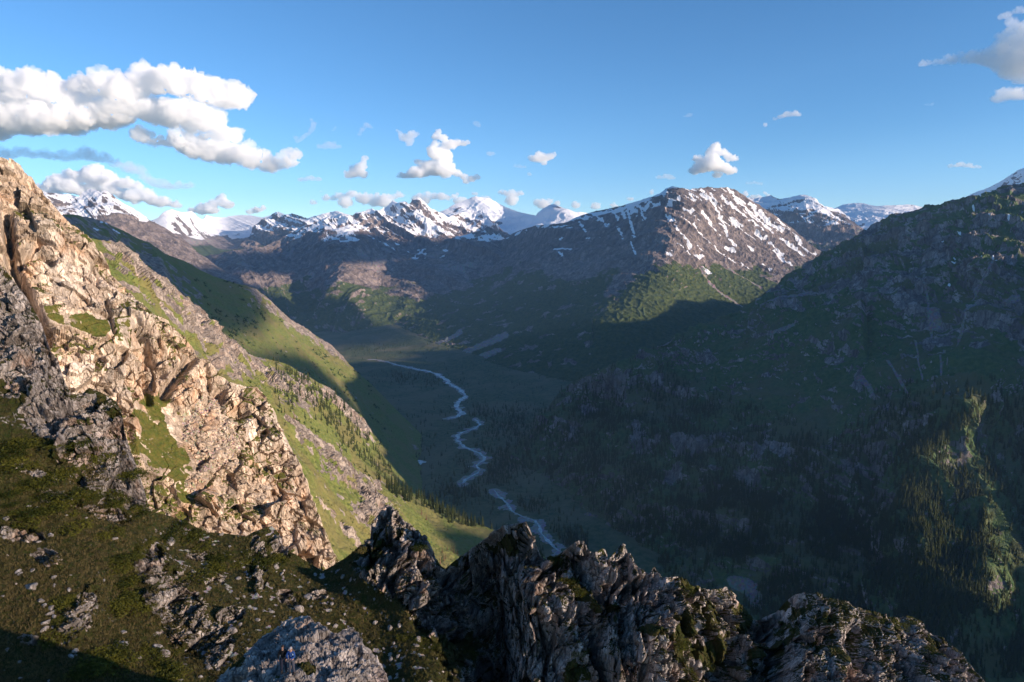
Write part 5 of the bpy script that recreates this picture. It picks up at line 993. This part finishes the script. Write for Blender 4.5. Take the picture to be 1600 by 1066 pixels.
def person(loc, yaw, arms, jacket_c, trouser_c, label, cap_c, hair_c, lean=0.0):
    e = bpy.data.objects.new("person", None); COL.objects.link(e); e.location = loc; e.rotation_euler = (0, 0, yaw); tagit(e, label, "person")
    p = {"pel": (0, 0, .95, .11, .09), "wst": (0, .01, 1.10, .11, .085), "chs": (0, 0, 1.30, .14, .10), "nkb": (0, 0, 1.45, .075, .07), "nk": (0, -.01, 1.52, .05, .05), "hd1": (0, -.03, 1.585, .068, .075), "hd2": (0, -.035, 1.66, .075, .088), "hd3": (0, -.03, 1.715, .06, .075)}
    ed = [("pel", "wst"), ("wst", "chs"), ("chs", "nkb"), ("nkb", "nk"), ("nk", "hd1"), ("hd1", "hd2"), ("hd2", "hd3")]
    for s, sg in (("L", 1), ("R", -1)):
        sp = .12 if s == "L" else .10
        p.update({"hip" + s: (sg * .095, 0, .90, .085, .085), "kn" + s: (sg * sp, -.02, .50, .058, .06), "an" + s: (sg * (sp + .02), .02, .10, .040, .045), "to" + s: (sg * (sp + .025), -.035, .065, .020, .016)})
        ed += [("pel", "hip" + s), ("hip" + s, "kn" + s), ("kn" + s, "an" + s), ("an" + s, "to" + s)]
        el, wr = arms[s]; hx = np.array(wr) + (np.array(wr) - np.array(el)) * .28
        p.update({"sh" + s: (sg * .17, 0, 1.42, .062, .06), "el" + s: (*el, .042, .042), "wr" + s: (*wr, .028, .026), "pa" + s: (*hx, .038, .024)})
        ed += [("nkb", "sh" + s), ("sh" + s, "el" + s), ("el" + s, "wr" + s), ("wr" + s, "pa" + s)]
    skin_mesh("body", p, ed, skin_m, e)
    jm = flat_mat("jacket_cloth", jacket_c); tm = flat_mat("trouser_cloth", trouser_c); bm_ = flat_mat("boot_leather", (.04, .032, .028))
    g = lambda k, a: (*p[k][:3], p[k][3] + a, p[k][4] + a)
    j = {"a": (0, 0, .90, .155, .12), "b": g("wst", .045), "c": g("chs", .04), "d": (0, 0, 1.46, .075, .072), "e": (0, -.005, 1.50, .062, .06)}; je = [("a", "b"), ("b", "c"), ("c", "d"), ("d", "e")]
    for s in "LR":
        w = p["wr" + s]; j.update({"s" + s: g("sh" + s, .026), "l" + s: g("el" + s, .024), "w" + s: (*w[:3], .042, .042)}); je += [("d", "s" + s), ("s" + s, "l" + s), ("l" + s, "w" + s)]
    jk = skin_mesh("jacket", j, je, jm, e)
    t = {"a": (0, 0, .98, .135, .11)}; te = []
    for s in "LR": t.update({"h" + s: g("hip" + s, .022), "k" + s: g("kn" + s, .024), "n" + s: (*p["an" + s][:3], .062, .062)}); te += [("a", "h" + s), ("h" + s, "k" + s), ("k" + s, "n" + s)]
    skin_mesh("trousers", t, te, tm, e)
    for s in "LR":
        a, b = p["an" + s], p["to" + s]; skin_mesh("boot", {"a": (a[0], a[1], .16, .062, .066), "b": (a[0], a[1] + .01, .055, .062, .055), "c": (b[0], b[1] - .13, .045, .056, .044)}, [("a", "b"), ("b", "c")], bm_, e)
        w, h = np.array(p["wr" + s][:3]), np.array(p["pa" + s][:3]); d = (h - w) / np.linalg.norm(h - w); sd = np.cross(d, (0, 0, 1)); sd /= np.linalg.norm(sd) + 1e-6; up = np.cross(sd, d); V = {"a": (*(h - d * .02), .02, .012)}; E = []
        for fi, ln in enumerate((.065, .075, .07, .055)):
            o_ = sd * (fi - 1.5) * .02; b0 = h + d * .02 + o_; b1 = b0 + d * ln * .5 - up * .008; b2 = b1 + d * ln * .35 - up * .03; V.update({f"f{fi}0": (*b0, .010, .010), f"f{fi}1": (*b1, .009, .009), f"f{fi}2": (*b2, .008, .008)}); E += [("a", f"f{fi}0"), (f"f{fi}0", f"f{fi}1"), (f"f{fi}1", f"f{fi}2")]
        b0 = h - sd * .035; b1 = b0 - sd * .02 + d * .035 - up * .01; V.update({"t0": (*b0, .012, .012), "t1": (*b1, .009, .009)}); E += [("a", "t0"), ("t0", "t1")]
        skin_mesh("hand", V, E, skin_m, e)
    dk = flat_mat("dark_feature", (.02, .015, .012)); lip = flat_mat("lips", (.35, .13, .1))
    for sg in (-1, 1):
        ball("eye", (sg * .030, -.118, 1.655), (.011, .006, .006), dk, e); ball("ear", (sg * .083, -.02, 1.65), (.012, .022, .034), skin_m, e)
    ball("nose", (0, -.132, 1.63), (.012, .018, .022), skin_m, e); ball("mouth", (0, -.116, 1.592), (.024, .006, .006), lip, e)
    if cap_c:
        cm = flat_mat("cap_cloth", cap_c); cp_ = ball("cap", (0, -.02, 1.685), (.098, .112, .095), cm, e, 1.68); ball("peak", (0, -.13, 1.69), (.07, .06, .009), cm, cp_)
    else: ball("hair", (0, -.005, 1.685), (.095, .098, .09), flat_mat("hair", hair_c), e, 1.64)
    return e, jk
def stand(px, py, Y):
    q = on(L['knob'], np.array([float(px)]), np.array([float(py)]))[0][0]; return Vector(q)
s1 = stand(443, 1056, 37); s2 = stand(455, 1058, 37)
ya = 0.0
person(s1, 0.1, {"L": ((.235, -.03, 1.15), (.20, -.12, .93)), "R": ((-.25, .03, 1.15), (-.27, -.06, .92))}, (.012, .011, .013), (.022, .024, .042), "person in a black jacket and dark navy trousers on the rock, arm hanging down", None, (.05, .035, .03))
e2, jk2 = person(s2, -0.1, {"L": ((.24, -.08, 1.17), (.07, -.26, 1.14)), "R": ((-.24, -.08, 1.17), (-.07, -.26, 1.14))}, (.028, .075, .24), (.075, .075, .095), "person in a blue jacket and pale cap, holding a controller in both hands", (.42, .38, .36), (.1, .1, .1))
wm = flat_mat("white_patch", (.55, .68, .75)); ball("chest_patch", (.155, -.115, 1.345), (.035, .02, .055), wm, jk2)
cm_ = flat_mat("controller_plastic", (.10, .10, .11), .4); b = bmesh.new(); bmesh.ops.create_cube(b, size=1); bmesh.ops.bevel(b, geom=b.edges[:], offset=.12, segments=2, affect='EDGES'); me = bpy.data.meshes.new("controller"); b.to_mesh(me); b.free(); me.materials.append(cm_)
co = bpy.data.objects.new("controller", me); COL.objects.link(co); co.scale = (.17, .10, .045); co.location = s2 + Vector((-.03, -.335, 1.125)); co.rotation_euler = (.35, 0, -.1); tagit(co, "small grey controller held by the person in the blue jacket", "controller")
for i, sx in enumerate((-.04, .04)):
    a_ = mesh_np("stick", ICO_V1 * np.array([.05, .09, .5]) + np.array([sx * 6, .0, .75]), ICO_F1, cm_, True, tri=True, parent=co)
# haze ----------------------------------------------------------------------
HD = 1.9e-5
hz = bpy.data.materials.new("valley_haze"); hz.use_nodes = True; t = hz.node_tree; t.nodes.remove(t.nodes["Principled BSDF"])
pv_ = t.nodes.new("ShaderNodeVolumePrincipled"); pv_.inputs["Density"].default_value = HD; pv_.inputs["Color"].default_value = (0.34, 0.60, 1.0, 1); pv_.inputs["Anisotropy"].default_value = 0.0
t.links.new(pv_.outputs[0], t.nodes["Material Output"].inputs["Volume"])
x0, x1, y0, y1, z0, z1 = -16000, 16000, -6000, 18000, -1260, 1300
v = [(x, y, z) for z in (z0, z1) for y in (y0, y1) for x in (x0, x1)]
ho = mesh_np("haze", v, [(0, 2, 3, 1), (4, 5, 7, 6), (0, 1, 5, 4), (2, 6, 7, 3), (0, 4, 6, 2), (1, 3, 7, 5)], hz, False)
tagit(ho, "thin blue haze filling the valley air", "haze", kind="stuff")
